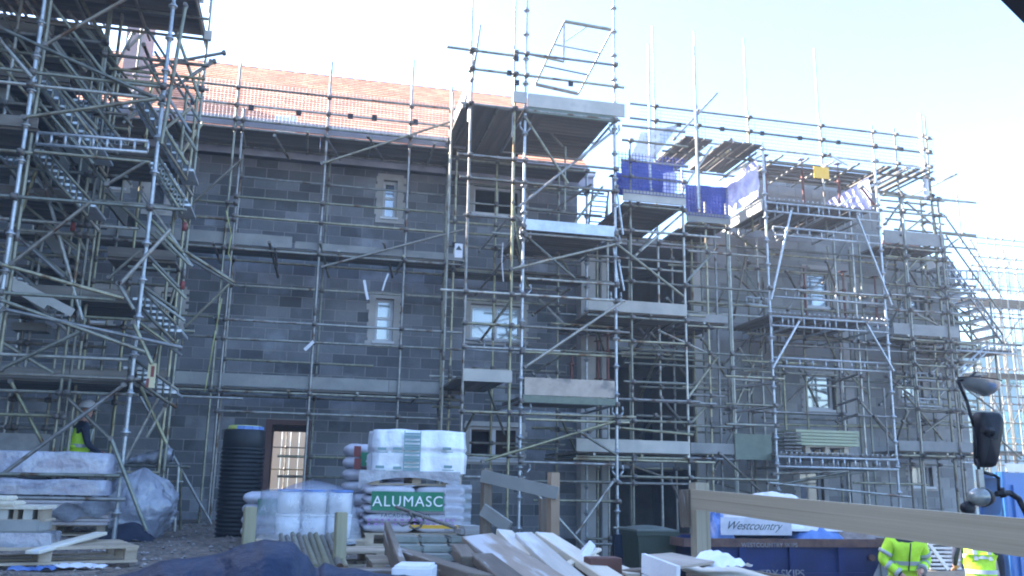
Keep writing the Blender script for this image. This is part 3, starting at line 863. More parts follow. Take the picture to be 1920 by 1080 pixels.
# up-and-over gate frame on the top platform
GT = thing('loading_gate', 'tilted blue-grey steel gate frame standing open on the top platform of the hoist tower', 'gate', at(1045, 175, TY+.8))
c = [at(1058, 40, TY+.1), at(1148, 56, TY+.1), at(1084, 176, TY+.9), at(1004, 158, TY+.9)]
for a, b, r_ in ((0, 1, .035), (1, 2, .022), (2, 3, .035), (3, 0, .022)): tube('frame_tube', c[a], c[b], GT, GALV, r_)
for t in (.36, .70): tube('rung', c[0].lerp(c[3], t), c[1].lerp(c[2], t), GT, GALV, .017)
tube('rung', c[0], at(1057, 116, TY+.4), GT, ZINC, .022); tube('rung', at(1101, 50, TY+.15), at(1060, 78, TY+.3), GT, GALV, .012)
tube('rung', at(1057, 116, TY+.4), at(985, 100, TY+.2), GT, GALV, .022)

# ---- stairwell scaffold (between hoist tower and loading bay)
SC = Scaf('tube scaffold with pale toe boards in front of the dark stairwell bay', (6, 15.6, -1))
CY = 15.5
g0 = -1.1
for px in (1183, 1283): SC.V(px, 500, CY, g0, 7.4 if px < 1200 else 6.9)
for px, Y in ((1236, 16.9), (1300, 17.2), (1328, 16.4), (1368, 16.4), (1120, 17.4), (1140, 16.9), (1262, 17.4), (1180, 17.4)): SC.V(px, 600, Y, g0, 6.6 if Y < 17 else 6.0)
SC.V(1218, 250, CY+.5, 6.6, 9.8, mt=ZINC); SC.V(1304, 200, CY+.5, 6.3, 9.9, mt=ZINC)
xc0 = Xat(1160, CY, 5); xc1 = Xat(1286, CY, 5)
for (pl, pr, y0, y1, Y) in ((1166, 1284, 356, 377, CY), (1100, 1286, 560, 582, CY), (1078, 1290, 822, 846, CY), (1285, 1368, 398, 416, 16.4), (1287, 1362, 588, 603, 16.4), (1292, 1376, 830, 850, 16.4)):
    za = at(pl, y0, Y).z; zb_ = at(pl, y1, Y).z
    a = Xat(pl, Y, zb_); b = Xat(pr, Y, zb_)
    SC.toe(a, b, Y-.06, zb_, za-zb_, TOEPALE if y0 > 340 and Y == CY else TOE, L=2.6)
    SC.boards(a+.05, b-.03, Y, 17.9, zb_-.03, along='X')
    SC.HX(a, b, Y-.05, zb_-.09); SC.HX(a, b, 17.6, zb_-.09)
    x = a+.3
    while x < b: SC.T(x, Y-.2, 18.0, zb_-.05); x += .9
for y0_, l_, r_, Y in ((235, 1165, 1285, CY), (262, 1165, 1290, CY), (300, 1165, 1290, CY), (330, 1165, 1290, CY), (300, 1175, 1290, 16.6), (430, 1160, 1350, CY), (445, 1080, 1290, 16.9), (478, 1100, 1280, CY), (500, 1160, 1285, 16.9),
                        (526, 1160, 1440, CY), (638, 1150, 1290, CY), (652, 1160, 1430, 16.4), (660, 1165, 1300, 16.9), (668, 1165, 1360, 16.9), (680, 1170, 1440, 16.4), (715, 1170, 1285, CY), (748, 1160, 1312, CY),
                        (788, 1160, 1290, CY), (760, 1290, 1380, 16.4), (798, 1290, 1380, 16.4), (860, 1075, 1340, CY), (893, 1160, 1460, CY), (906, 1165, 1290, CY), (938, 1000, 1165, CY), (1020, 1100, 1190, CY),
                        (725, 1200, 1330, 16.9), (740, 1290, 1360, 16.4), (470, 1290, 1440, 16.4), (455, 1290, 1440, 17.4), (1010, 1100, 1150, 16.9), (565, 1290, 1440, 16.9)):
    SC.H(l_, y0_, r_, Y-.05, name='guard_rail' if y0_ < 350 else 'ledger')
for L in ((1060, 440, 1130, 350), (1105, 810, 1155, 780), (1285, 530, 1345, 465), (1190, 480, 1280, 400), (1235, 620, 1340, 668), (1290, 745, 1345, 670), (1170, 868, 1260, 900),
          (1250, 560, 1280, 590), (1255, 895, 1275, 940), (1350, 850, 1425, 920), (1160, 410, 1235, 345), (1290, 800, 1330, 755), (1200, 470, 1230, 430)):
    SC.D(*L, CY+.3, CY+1.0)
SC.D(1160, 802, 1300, 815, CY-.1); SC.D(1265, 260, 1345, 175, CY+.4, CY+.9); SC.D(1290, 590, 1210, 640, CY, 17.4)
def ladder(S, a, b, w_=.35, n=7, name='ladder', mt=GALV):
    a = Vector(a); b = Vector(b); q = MB(); wv = Vector((w_, 0, 0))
    for o_ in (Vector((0, 0, 0)), wv): q.bar(a+o_, b+o_, .022, 6)
    for i in range(n): p = a.lerp(b, (i+.5)/n); q.bar(p, p+wv, .014, 6)
    return q.build(name, mt, S.t)
for k in range(24):
    x = rq2.uniform(1165, 1330); y = rq2.uniform(420, 880); SC.H(x, y, x+rq2.uniform(50, 150), rq2.choice((16.2, 16.9, 17.5)))
for k in range(10):
    x = rq2.uniform(1175, 1330); y = rq2.uniform(420, 820); SC.D(x, y, x+rq2.choice((-1, 1))*rq2.uniform(25, 70), y+rq2.uniform(50, 90), 16.4, 17.4)
ladder(SC, at(1105, 625, 17.2), at(1112, 562, 17.0)); ladder(SC, at(1104, 420, 17.2), at(1112, 352, 17.0), mt=TIMBD)
SC.finish()

# ---- loading bay scaffold
SD = Scaf('projecting loading bay scaffold with ladder beams and V braces in front of the right building', (10.3, 16, -1))
DY = 16.0
xa = at(1435, 390, DY).x; xb = at(1646, 390, DY).x
for x in (xa, xb): SD.V(0, 0, DY, -1.1, 7.9 if x == xa else 8.0, ring=True, X=x, r=.026)
for x in (xa-1.0, xa-.35, xb+.0): SD.V(0, 0, 17.0, -1.1, 7.2, X=x)
for px, Y in ((1345, 16.7), (1372, 16.7), (1405, 17.5), (1425, 17.3), (1560, 17.5), (1572, 17.0), (1600, 17.6), (1620, 17.1)): SD.V(px, 600, Y, -1.1, 6.2)
for z, y in ((at(1540, 402, DY).z, 0), (at(1540, 612, DY).z, 1), (at(1540, 872, DY).z, 2)):
    SD.ladder_beam((xa, DY-.04, z-.05), (xb, DY-.04, z-.05), .19, n=11)
    SD.boards(xa+.02, xb-.02, DY-.02, 17.95, z+.17, along='Y', gap=.03, mt=BOARD)
    for k in range(24):     # board end clips along the edge
        x = xa+.06+(xb-xa-.1)*k/23
        SD.ring.bar((x, DY-.07, z+.20), (x, DY-.07, z+.235), .018, 5)
    for t in (.15, .5, .85): SD.ladder_beam((xa+(xb-xa)*t, DY, z-.06), (xa+(xb-xa)*t, 17.95, z-.06), .19, n=6)
for y in (440, 556, 686): SD.ladder_beam(at(1450, y, DY), Vector((xb, DY, at(1450, y, DY).z)), .17, n=9)
SD.ladder_beam(at(1400, 570, 16.9), at(1440, 574, 16.9), .15, n=3)
for L in ((1484, 392, 1446, 562), (1606, 402, 1672, 572), (1500, 600, 1449, 690), (1624, 606, 1676, 696)): SD.D(*L, DY-.06, mt=ZINC)
for L in ((1545, 625, 1580, 700), (1550, 490, 1568, 545), (1615, 755, 1690, 845), (1400, 470, 1375, 600), (1380, 760, 1440, 620), (1370, 700, 1410, 625), (1340, 880, 1430, 690), (1430, 560, 1380, 480),
          (1360, 540, 1330, 600), (1480, 905, 1655, 880), (1345, 905, 1440, 935), (1600, 640, 1455, 612)): SD.D(*L, 16.7, 17.4)
SD.D(1440, 905, 1708, 932, DY-.1); SD.D(1450, 888, 1590, 884, DY-.1, name='ledger'); SD.D(1455, 910, 1580, 885, DY-.1)
for y0_, l_, r_, Y in ((462, 1380, 1680, 16.9), (476, 1440, 1680, 17.4), (500, 1360, 1650, 17.4), (705, 1360, 1470, DY), (718, 1440, 1650, 17.3), (768, 1360, 1680, 16.9), (757, 1360, 1460, DY), (795, 1360, 1460, DY),
                        (540, 1440, 1660, DY), (575, 1440, 1660, 17.3), (645, 1440, 1700, 16.9), (310, 1440, 1640, 17.6), (795, 1440, 1700, 17.3), (905, 1600, 1740, 16.9)):
    SD.H(l_, y0_, r_, Y-.04)
# bent dark frames (hoarding brackets)
for (px, py) in ((1360, 730), (1570, 715)):
    for dy in (0, 45, 75): SD.D(px, py+dy, px+100 if px < 1500 else px+40, py+dy-14, 16.8, 16.3, mt=COUP, r=.028)
    SD.V(px+8, py+30, 16.8, at(px, py+80, 16.8).z, at(px, py-40, 16.8).z, mt=COUP, r=.03)
# green sheet steel panel by the lowest deck
box('side_panel', at(1412, 838, 16.3), (.78, .03, .5), SD.t, GREENP)
# returning edge boards and sheets on the left flank of the top deck
pa_ = Vector((xa-.03, DY, 0)); za = at(1435, 385, DY).z
q = MB(); q.obox((xa-.06, 16.95, za+.02), Vector((.018, 0, 0)), Vector((0, .95, 0)), Vector((0, 0, .12))); q.build('toe_board', TOEPALE, SD.t)
rq = random.Random(21)
def clutter(S, px0, px1, py0, py1, Ya, Yb, nh, nv, nd):
    for _ in range(nh):
        x = rq.uniform(px0, px1-40); y = rq.uniform(py0, py1); w_ = rq.uniform(60, 230)
        S.H(x, y, min(px1+30, x+w_), rq.choice((Ya, (Ya+Yb)/2, Yb)))
    for _ in range(nv):
        x = rq.uniform(px0, px1); y0 = rq.uniform(py0, py1-60); Y = rq.choice((Ya+.05, Yb+.05)); p0 = at(x, y0, Y); p1 = at(x, y0+rq.uniform(90, 300), Y)
        S.V(0, 0, Y, max(p1.z, -1.2), p0.z, X=p0.x)
    for _ in range(nd):
        x = rq.uniform(px0, px1-50); y = rq.uniform(py0, py1-60); s_ = rq.choice((-1, 1)); dx = rq.uniform(25, 80); dy = rq.uniform(40, 90)
        S.D(x, y if s_ > 0 else y+dy, x+dx, y+dy if s_ > 0 else y, Ya, Yb)
clutter(SD, 1350, 1660, 430, 800, 17.0, 17.9, 20, 8, 12)
SD.finish()

def sheet(name, label, p0, p1, p2, p3, mt, sag=.05, nu=14, nv=10, cat='sheet', wav=5, group=None):
    q = MB()
    n_ = (p1-p0).cross(p3-p0).normalized()
    def f(u, v, th=0):
        p = p0.lerp(p1, u).lerp(p3.lerp(p2, u), v)
        k = sag*(noise.noise(Vector((u*wav, v*wav, p0.x)))+.5*math.sin(u*11+v*3))
        return p + n_*(k+th)
    q.grid(lambda u, v: f(u, v), nu, nv); q.grid(lambda u, v: f(u, v, .006), nu, nv)
    o = q.build(name, mt, None, loc=p0)
    return tag(o, label, cat, group)
zt4 = at(1435, 300, DY).z
sheet('debris_sheet', 'pale lilac sheet stretched along the left flank of the loading bay top deck', Vector((xa-.12, DY+.05, za+.18)), Vector((xa-.12, 17.9, za+.18)), Vector((xa-.12, 17.9, zt4-.05)), Vector((xa-.12, DY+.05, zt4)), NETV)
sheet('debris_sheet', 'pale lilac sheet hung inside the right flank of the loading bay top deck', Vector((xb-.10, DY+.1, za+.15)), Vector((xb-.10, 17.9, za+.15)), Vector((xb-.10, 17.9, zt4-.15)), Vector((xb-.10, DY+.1, zt4-.1)), NETV)
sheet('debris_sheet', 'bright blue sheet hung behind the rails right of the hoist tower top', at(1164, 352, 16.4), at(1262, 368, 16.4), at(1262, 312, 16.4), at(1164, 297, 16.4), NETB)
sheet('debris_sheet', 'small white-blue sheet at the right end of the bright blue one', at(1242, 366, 16.2), at(1268, 370, 16.2), at(1268, 322, 16.2), at(1242, 325, 16.2), NETV)
sheet('debris_sheet', 'dull blue sheet low behind the rails left of the loading bay', at(1285, 402, 17.1), at(1362, 410, 17.1), at(1362, 352, 17.1), at(1285, 345, 17.1), NETB)
q = MB()
def wn_(x0, x1, z0, z1, Y, st):
    x = x0
    while x < x1: q.bar((x, Y, z0), (x, Y, z1), .006, 4); x += st
    z = z0
    while z < z1: q.bar((x0, Y, z), (x1, Y, z), .006, 4); z += st
wn_(Xat(1160, 15.4, 7), Xat(1286, 15.4, 7), at(1220, 365, 15.4).z, at(1220, 290, 15.4).z, 15.4, .07)
tag(q.build('safety_netting', NETB, None, loc=at(1220, 365, 15.4)), 'blue mesh netting on the top rails just right of the hoist tower', 'netting')
q = MB(); wn_(Xat(1286, 16.3, 6.6), Xat(1366, 16.3, 6.6), at(1320, 405, 16.3).z, at(1320, 348, 16.3).z, 16.3, .07)
tag(q.build('safety_netting', NETB, None, loc=at(1320, 405, 16.3)), 'blue mesh netting on the rails just left of the loading bay top deck', 'netting')
sheet('debris_sheet', 'creased blue sheet sagging at the foot of the bright blue one beside the hoist tower', at(1150, 366, 16.9), at(1240, 372, 16.9), at(1236, 340, 16.9), at(1150, 318, 16.9), NETB, sag=.16, wav=9)
sheet('plastic_sheet', 'sunlit white sheet slung up beside the scaffold above the bright blue sheet', at(1180, 300, 16.9), at(1225, 300, 16.9), at(1275, 232, 16.9), at(1200, 250, 16.9), POLY)

# yellow notice on the loading bay
yo = box('warning_sign', at(1540, 324, 16.15), (.36, .02, .26), None, YEL); tag(yo, 'yellow notice hung under the top deck rails of the loading bay', 'sign')
yr = thing('gate_board', 'small cream and red scaffold tag on the stair tower leg', 'sign', at(284, 704, 12.3))
q = MB(); p = at(284, 704, 12.3); q.box(p.x-.05, p.x+.05, p.y-.01, p.y+.01, p.z-.16, p.z+.16); q.build('board', mat('cream_tag', (.55, .48, .26), (.62, .56, .36), rough=.5), yr)
q = MB(); q.box(p.x-.055, p.x-.02, p.y-.016, p.y-.011, p.z-.16, p.z-.04); q.box(p.x-.01, p.x+.03, p.y-.016, p.y-.011, p.z-.02, p.z+.12); q.build('print', REDL, yr)

# red steel props
for k, (px, y0, y1, Y, lab) in enumerate((
    (1508, 392, 300, 17.2, 'red steel prop on the loading bay top deck just left of the yellow notice'),
    (1576, 398, 308, 17.2, 'red steel prop on the loading bay top deck right of the yellow notice'),
    (1438, 388, 292, 16.6, 'red steel prop at the left corner of the loading bay top deck'),
    (1140, 712, 628, 16.7, 'red steel prop in the stairwell bay, the rightmost above the plywood edge board'),
    (1122, 710, 640, 17.0, 'red steel prop in the middle of the stairwell group above the plywood edge board'),
    (1072, 712, 665, 17.0, 'short red steel prop behind the hoist tower above the plywood edge board'),
    (1512, 600, 502, 17.5, 'red steel prop left of the window on the middle loading deck'),
    (1586, 604, 510, 17.3, 'red steel prop right of the window on the middle loading deck'),
    (1646, 612, 520, 17.1, 'red steel prop at the right end of the middle loading deck'),
    (1150, 408, 330, 16.5, 'rusty prop standing right of the hoist tower middle platform'))):
    a = at(px, y0, Y); b = at(px, y1, Y); b.x = a.x; a.y = b.y = Y
    t_ = thing('steel_prop', lab, 'prop', a, 'red steel props')
    tube('outer_tube', a+Vector((0, 0, .01)), a.lerp(b, .62), t_, REDOX, .03); tube('inner_tube', a.lerp(b, .6), b, t_, REDOX, .022)
    box('base_plate', a, (.15, .15, .012), t_, REDOX); box('top_plate', b, (.15, .15, .012), t_, REDOX)
    q = MB(); c_ = a.lerp(b, .62); q.bar(c_-Vector((0, 0, .04)), c_+Vector((0, 0, .04)), .045, 8); q.bar(c_-Vector((.1, 0, 0)), c_+Vector((.1, 0, 0)), .01, 6); q.build('collar', REDOX, t_)

# ---- top scaffold over the right-hand building
SE = Scaf('tube scaffold with boarded top lift and edge rails over the right building', (11, 17, -1))
EY = 16.9
xe0, xe1 = Xat(1175, EY, 8.5), Xat(1752, EY, 8.5)
for y0_ in (194, 221, 250): SE.H(1180 if y0_ != 250 else 1290, y0_+(14 if y0_ == 250 else 0), 1748, EY-.05, name='guard_rail')
for px in (1228, 1308, 1404, 1540, 1638, 1680, 1740):
    x = Xat(px, EY, 8.3); SE.V(0, 0, EY, 6.2 if px < 1600 else -1.2, 9.0 if px != 1740 else 9.4, X=x)
    if px in (1228, 1308, 1404, 1540): SE.V(0, 0, EY+.06, 8.0, 10.8, X=x+.01, mt=ZINC)
SE.V(1732, 300, EY-.1, 7.3, 9.4, mt=POLY, r=.06)
ztop = at(1500, 300, EY).z
SE.boards(Xat(1262, EY, 7.5), Xat(1410, EY, 7.5), EY-.6, 18.1, at(1330, 283, EY).z-.02, along='Y', gap=.03, miss=.06)
SE.boards(Xat(1445, EY, 7.4), Xat(1640, EY, 7.4), EY, 18.1, at(1540, 312, EY).z, along='X', gap=.1, miss=.05)
SE.boards(Xat(1645, EY, 7.2), Xat(1750, EY, 7.2), EY-.4, 18.2, at(1700, 330, EY).z, along='Y', gap=.1, miss=.1)
zz = at(1540, 312, EY).z-.05
SE.HX(Xat(1240, EY, zz), Xat(1750, EY, zz), EY-.05, zz); SE.HX(Xat(1240, EY, zz), Xat(1750, EY, zz), 17.9, zz)
for k in range(12):
    x = Xat(1250, EY, zz)+k*.62; SE.T(x, 16.4, 18.2, zz+.0)
for px, py in ((1273, 234), (1354, 242), (1429, 250), (1500, 259), (1572, 267), (1642, 275), (1690, 280)): box('mesh_clip', at(px, py, EY-.06), (.09, .05, .09), SE.t, BLKM)
SE.mesh_panel(xe0+.3, xe1, EY-.0, zz+.15, zz+.95, step=.08, mt=mat('pale_blue_mesh', (.22, .40, .58), (.3, .48, .66), rough=.6), r=.004)
SE.D(1280, 355, 1335, 275, EY-.4); SE.D(1362, 330, 1430, 290, EY); SE.D(1370, 262, 1402, 275, EY-.1, mt=POLY); SE.D(1555, 290, 1590, 310, EY-.1, mt=POLY); SE.D(1550, 400, 1640, 345, EY-.2, mt=POLY)
SE.D(1615, 352, 1640, 385, DY, mt=REDOX)
# right-hand end: lifts at the three lower levels
for (pl, pr, y0, y1) in ((1655, 1768, 432, 456), (1672, 1795, 606, 627), (1682, 1822, 826, 845)):
    za_ = at(pl, y0, EY).z; zb_ = at(pl, y1, EY).z
    a = Xat(pl, EY, zb_); b = Xat(pr, EY, zb_)
    SE.toe(a, b, EY-.06, zb_, za_-zb_, TOE, L=1.9); SE.boards(a, b, EY, 18.0, zb_-.04); SE.HX(a-.2, b+.15, EY-.08, zb_-.1); SE.HX(a-.2, b+.15, 17.8, zb_-.1)
    x = a+.2
    while x < b: SE.T(x, 16.6, 18.1, zb_-.06); x += .8
for px, Y in ((1713, EY-.1), (1783, EY-.1), (1770, EY+.9), (1690, 17.8), (1740, 17.8)): SE.V(px, 650, Y, -1.2, 7.4 if Y < 17 else 6.6)
for y0_, l_, r_, Y in ((365, 1650, 1770, EY), (395, 1650, 1775, EY), (375, 1650, 1760, 17.8), (410, 1660, 1770, 17.8), (480, 1660, 1780, EY), (505, 1665, 1790, 17.8), (532, 1660, 1800, EY), (552, 1670, 1800, EY), (580, 1665, 1800, EY),
                        (645, 1680, 1800, 17.8), (655, 1690, 1800, EY), (682, 1670, 1800, EY), (700, 1680, 1790, 17.8), (726, 1680, 1800, EY), (765, 1670, 1800, EY), (793, 1680, 1800, 17.8), (855, 1690, 1800, EY), (870, 1690, 1800, 17.8), (560, 1665, 1780, 17.8), (615, 1700, 1770, 17.8), (745, 1690, 1770, 17.8)):
    SE.H(l_, y0_, r_, Y-.05)
for L in ((1680, 530, 1725, 480), (1660, 500, 1690, 420), (1690, 440, 1750, 395), (1720, 590, 1780, 620), (1640, 780, 1690, 840), (1700, 770, 1680, 830), (1700, 380, 1760, 430), (1745, 700, 1790, 660), (1660, 420, 1700, 365), (1740, 330, 1760, 470)):
    SE.D(*L, EY-.1, EY+.6)
clutter(SE, 1650, 1800, 350, 860, 17.0, 17.8, 26, 8, 14)
for y in (648, 712, 760): SE.ladder_beam(at(1700, y, 17.2), at(1765, y+3, 17.2), .16, n=5)
SE.finish()

# ---- external stair scaffold at the far right
SF = Scaf('stair scaffold with open treads leaning out at the right end of the building', (17, 17, -1), name='scaffold_stair')
FYY = 17.3
for px in (1783, 1768): SF.V(px, 600, FYY, -1.2, 6.4)
for px in (1830, 1872): SF.V(px, 720, FYY+.4, -1.2, at(px, 560, FYY).z)
stair_flight(SF, at(1775, 480, FYY), at(1880, 628, FYY), .8, n=9, mt=GALV, rail=True)
SF.ladder_beam(at(1775, 656, FYY), at(1905, 664, FYY), .2, n=10); SF.ladder_beam(at(1770, 522, FYY), at(1835, 524, FYY), .2, n=6)
SF.ladder_beam(at(1745, 752, FYY), at(1850, 660, FYY), .14, n=9); SF.ladder_beam(at(1785, 866, FYY), at(1825, 868, FYY), .15, n=4)
for y0_, l_, r_ in ((540, 1775, 1850), (556, 1775, 1850), (573, 1775, 1840), (590, 1775, 1840), (605, 1775, 1830), (640, 1780, 1915), (680, 1790, 1840), (700, 1790, 1850), (770, 1790, 1880), (800, 1790, 1860), (845, 1800, 1915)):
    SF.H(l_, y0_, r_, FYY)
SF.boards(Xat(1780, FYY, 3.8), Xat(1900, FYY, 3.8), FYY, FYY+1.3, at(1800, 655, FYY).z, along='X')
for L in ((1775, 690, 1850, 640), (1800, 720, 1880, 780), (1790, 730, 1830, 800), (1760, 745, 1800, 700), (1850, 800, 1915, 860)): SF.D(*L, FYY)
SF.finish()

# ---- far scaffold and pale building at the right edge
FB = thing('far_building', 'pale bluish building with haze put into its colour behind the far scaffold at the right edge', 'building', (31, 33, -1))
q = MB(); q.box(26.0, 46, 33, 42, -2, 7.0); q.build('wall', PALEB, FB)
for k in range(5):
    for z in (.2, 2.9, 5.0):
        q = MB(); q.box(27+k*3.2, 28.2+k*3.2, 32.94, 32.99, z, z+1.1); q.build('window', GLASS, FB)
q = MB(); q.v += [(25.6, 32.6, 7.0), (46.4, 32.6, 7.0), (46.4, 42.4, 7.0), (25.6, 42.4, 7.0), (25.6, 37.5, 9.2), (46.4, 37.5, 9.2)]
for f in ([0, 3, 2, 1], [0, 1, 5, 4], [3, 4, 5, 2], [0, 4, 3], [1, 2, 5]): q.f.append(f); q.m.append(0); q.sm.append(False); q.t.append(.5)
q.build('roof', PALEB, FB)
SG = Scaf('distant hazy scaffold of several lifts at the right edge of the picture', (27, 29, -1))
GY = 29.0
for px in (1845, 1865, 1880, 1893, 1915, 1940, 1830): SG.V(px, 600, GY, -1.6, at(px, 448 if px != 1915 else 395, GY).z)
for px in (1850, 1875, 1900, 1925): SG.V(px, 600, GY+1.4, -1.6, at(px, 470, GY).z)
for y in (440, 480, 498, 540, 575, 592, 610, 640, 690, 720, 755, 790, 830, 862): SG.H(1822 if y > 470 else 1775, y, 1960, GY)
for y in (560, 700, 850): SG.boards(Xat(1825, GY, 5), Xat(1990, GY, 5), GY, GY+1.4, at(1850, y, GY).z, along='X', w=.35)
for L in ((1820, 450, 1880, 560), (1845, 700, 1910, 600), (1840, 850, 1900, 720)): SG.D(*L, GY)
for px in range(1826, 1990, 17): SG.V(px, 600, GY+(.7 if px % 2 else 2.6), -1.6, at(px, 455+(px % 5)*9, GY).z)
for y in range(455, 880, 26): SG.H(1826, y, 1985, GY+.7+(y % 3))
for L in ((1825, 600, 1900, 480), (1835, 560, 1920, 690), (1850, 880, 1930, 740), (1830, 690, 1880, 780), (1880, 470, 1935, 580)): SG.D(*L, GY+1)
NETT = mat('turquoise_netting', (.10, .42, .50), (.2, .55, .6), rough=.6, scale=1.5, bump=.5, bscale=3, alpha=.45)
for (pl, pr, y0_, y1_) in ((1832, 1990, 505, 548), (1850, 1990, 600, 648), (1828, 1990, 700, 716), (1840, 1990, 770, 835)):
    a = at(pl, y1_, GY+1.5); b = at(pr, y0_, GY+1.5); q = MB()
    q.grid(lambda u, v: Vector((a.x+(b.x-a.x)*u, GY+1.5+.12*math.sin(u*30), a.z+(at(pl, y0_, GY+1.5).z-a.z)*v)), 40, 6); q.build('netting', NETT, SG.t)
SG.finish()
SH = Scaf('rear tube scaffold glimpsed through the open doorway', (0, 28.4, 0))
for x in (-1.4, -.55, .45, 1.3): SH.V(0, 0, 28.3, -.2, 6, X=x)
for z in (.5, 1.1, 1.75, 2.4): SH.HX(-3, 3, 28.25, z)
SH.finish()
q = MB(); 
for k in range(34): q.box(-5+k*.3, -4.72+k*.3, 33+(k % 2)*.02, 33.03+(k % 2)*.02, -.2, 2.6, tone=random.random())
ho_ = q.build('hoarding', mat('cream_hoarding', (.55, .48, .38), (.66, .58, .46), rough=.8, scale=2, attr='tone', rnd=.12), None, loc=(0, 33, 0))
tag(ho_, 'cream boarded hoarding lit by the sun beyond the open doorway', 'hoarding')

# ---- left stair tower (nearest scaffold)
ST = Scaf('big near stair tower scaffold crowding the left side with sloping flights and long braces', (-4, 12.5, 0), name='scaffold_tower')
Y1, Y2, Y3 = 12.3, 13.6, 15.0
gz = -.03
for px, py, Y, zb_, ztp, ring in ((72, 80, Y1, gz, 10.5, True), (308, 160, Y1, gz, 10.5, True), (-120, 300, Y1, gz, 10.5, True), (84, 80, Y1+.1, 1.5, 10.2, False)):
    ST.V(px, py, Y, zb_, ztp, ring=ring, r=.027)
for px, py, Y, zb_, ztp in ((376, 200, Y3-.8, gz, 10.0), (347, 400, Y3-.8, gz, 7.2), (182, 200, Y2, gz, 8.6), (168, 420, Y2, gz, 6.5), (132, 450, Y3, gz, 8.0), (208, 260, Y3, gz, 7.4), (30, 400, Y2, gz, 9), (-20, 400, Y2, gz, 9), (100, 300, Y3, gz, 7.8),
                            (255, 420, Y3, gz, 7.4), (60, 500, Y3, gz, 7.0), (196, 120, Y2, 5.0, 9.5), (318, 480, Y2+.2, 2.2, 6.8), (205, 220, Y2+.3, gz, 8.4)):
    ST.V(px, py, Y, zb_, ztp)
ST.V(388, 60, Y3-.8, 8.3, 10.5, ring=True)
for l_, y0_, r_, Y in ((-60, 122, 300, Y1), (-60, 147, 300, Y1), (-40, 90, 170, Y2), (200, 102, 392, Y2), (205, 128, 385, Y2), (-60, 276, 62, Y1), (65, 284, 282, Y1), (-60, 362, 350, Y1), (165, 375, 350, Y2), (-20, 408, 260, Y2),
                       (-60, 545, 215, Y1), (-60, 662, 240, Y1), (-60, 698, 262, Y1), (160, 594, 300, Y2), (20, 430, 180, Y2), (-20, 310, 240, Y2), (-40, 470, 200, Y3), (60, 520, 330, Y3), (150, 610, 350, Y3), (240, 615, 365, Y2), (-20, 640, 200, Y3),
                       (-60, 730, 260, Y2), (-60, 745, 240, Y3), (-60, 775, 120, Y2), (-20, 800, 130, Y3), (-60, 186, 240, Y2), (-40, 215, 240, Y3), (-60, 50, 200, Y2), (-60, 28, 160, Y3), (205, 12, 392, Y2), (-60, 888, 225, Y1-.1), (-60, 932, 235, Y1-.1), (215, 148, 300, Y2),
                       (-60, 240, 100, Y3), (240, 152, 392, Y3-.8), (280, 385, 350, Y2), (260, 740, 455, 15.9), (240, 500, 330, Y2), (-40, 590, 120, Y3), (210, 885, 300, Y2)):
    ST.H(l_, y0_, r_, Y-.05)
ST.ladder_beam(at(68, 270, Y1-.08), Vector((Xat(278, Y1, at(68, 270, Y1).z), Y1-.08, at(68, 270, Y1).z)), .16, n=8)
for L in ((0, 52, 302, 188, 1), (45, 220, 300, 184, 1), (85, 84, 245, -8, 1), (200, 346, 272, 304, 1), (22, 494, 168, 380, 1), (0, 495, 232, 560, 1), (0, 562, 272, 660, 1), (8, 580, 342, 652, 1), (2, 692, 150, 622, 1), (232, 722, -10, 900, 1),
          (226, 532, 320, 430, 1), (222, 532, 250, 580, 1), (250, 605, 285, 682, 1), (20, 715, 82, 835, 2), (122, 742, 208, 825, 2), (208, 822, 275, 995, 1), (262, 722, 312, 832, 2), (298, 742, 236, 862, 2), (200, 360, 330, 480, 2), (265, 360, 360, 500, 2),
          (345, 470, 440, 530, 2), (48, 0, 128, 112, 2), (0, 75, 60, 145, 1), (5, 30, 100, 160, 2), (240, 90, 330, 0, 3), (250, 60, 200, 160, 3), (395, 115, 230, 230, 3), (420, 99, 240, 132, 2), (402, 115, 300, 180, 2), (270, 85, 305, 170, 2),
          (330, 60, 375, 185, 2), (130, 25, 180, 80, 2), (150, -5, 215, 110, 2), (85, 350, 155, 600, 2), (60, 290, 160, 470, 2), (75, 300, 25, 440, 2), (60, 360, 150, 420, 2), (30, 440, 120, 520, 2), (0, 460, 85, 500, 3), (205, 520, 262, 470, 2),
          (0, 640, 100, 700, 2), (60, 690, 180, 730, 3), (345, 480, 285, 690, 3), (320, 320, 380, 230, 3), (300, 250, 360, 200, 2), (90, 250, 30, 130, 3), (310, 760, 275, 820, 2), (348, 10, 302, 270, 1)):
    Y = {1: Y1-.1, 2: Y2, 3: Y3}[L[4]]
    ST.D(*L[:4], Y, mt=GALV, r=.026)
def fl(px0, py0, px1, py1, Y, w_=.75, n=9): stair_flight(ST, at(px0, py0, Y), at(px1, py1, Y), w_, n, mt=GALV)
fl(78, 128, 183, 268, Y1+.25); fl(66, 258, 168, 374, Y1+.25); fl(150, 168, 225, 262, Y2+.2); fl(262, 168, 268+85, 300+10, Y2-.3); fl(292, 286, 345, 372, Y2-.5)
fl(262, 538, 330, 608, Y1+.3, n=6); fl(244, 668, 320, 722, Y1+.3, n=6); fl(-40, 210, 60, 330, Y2)
fl(20, 500, 130, 590, Y2+.3); fl(-20, 30, 60, 130, Y2+.2); fl(60, -20, 165, 110, Y3-.3)
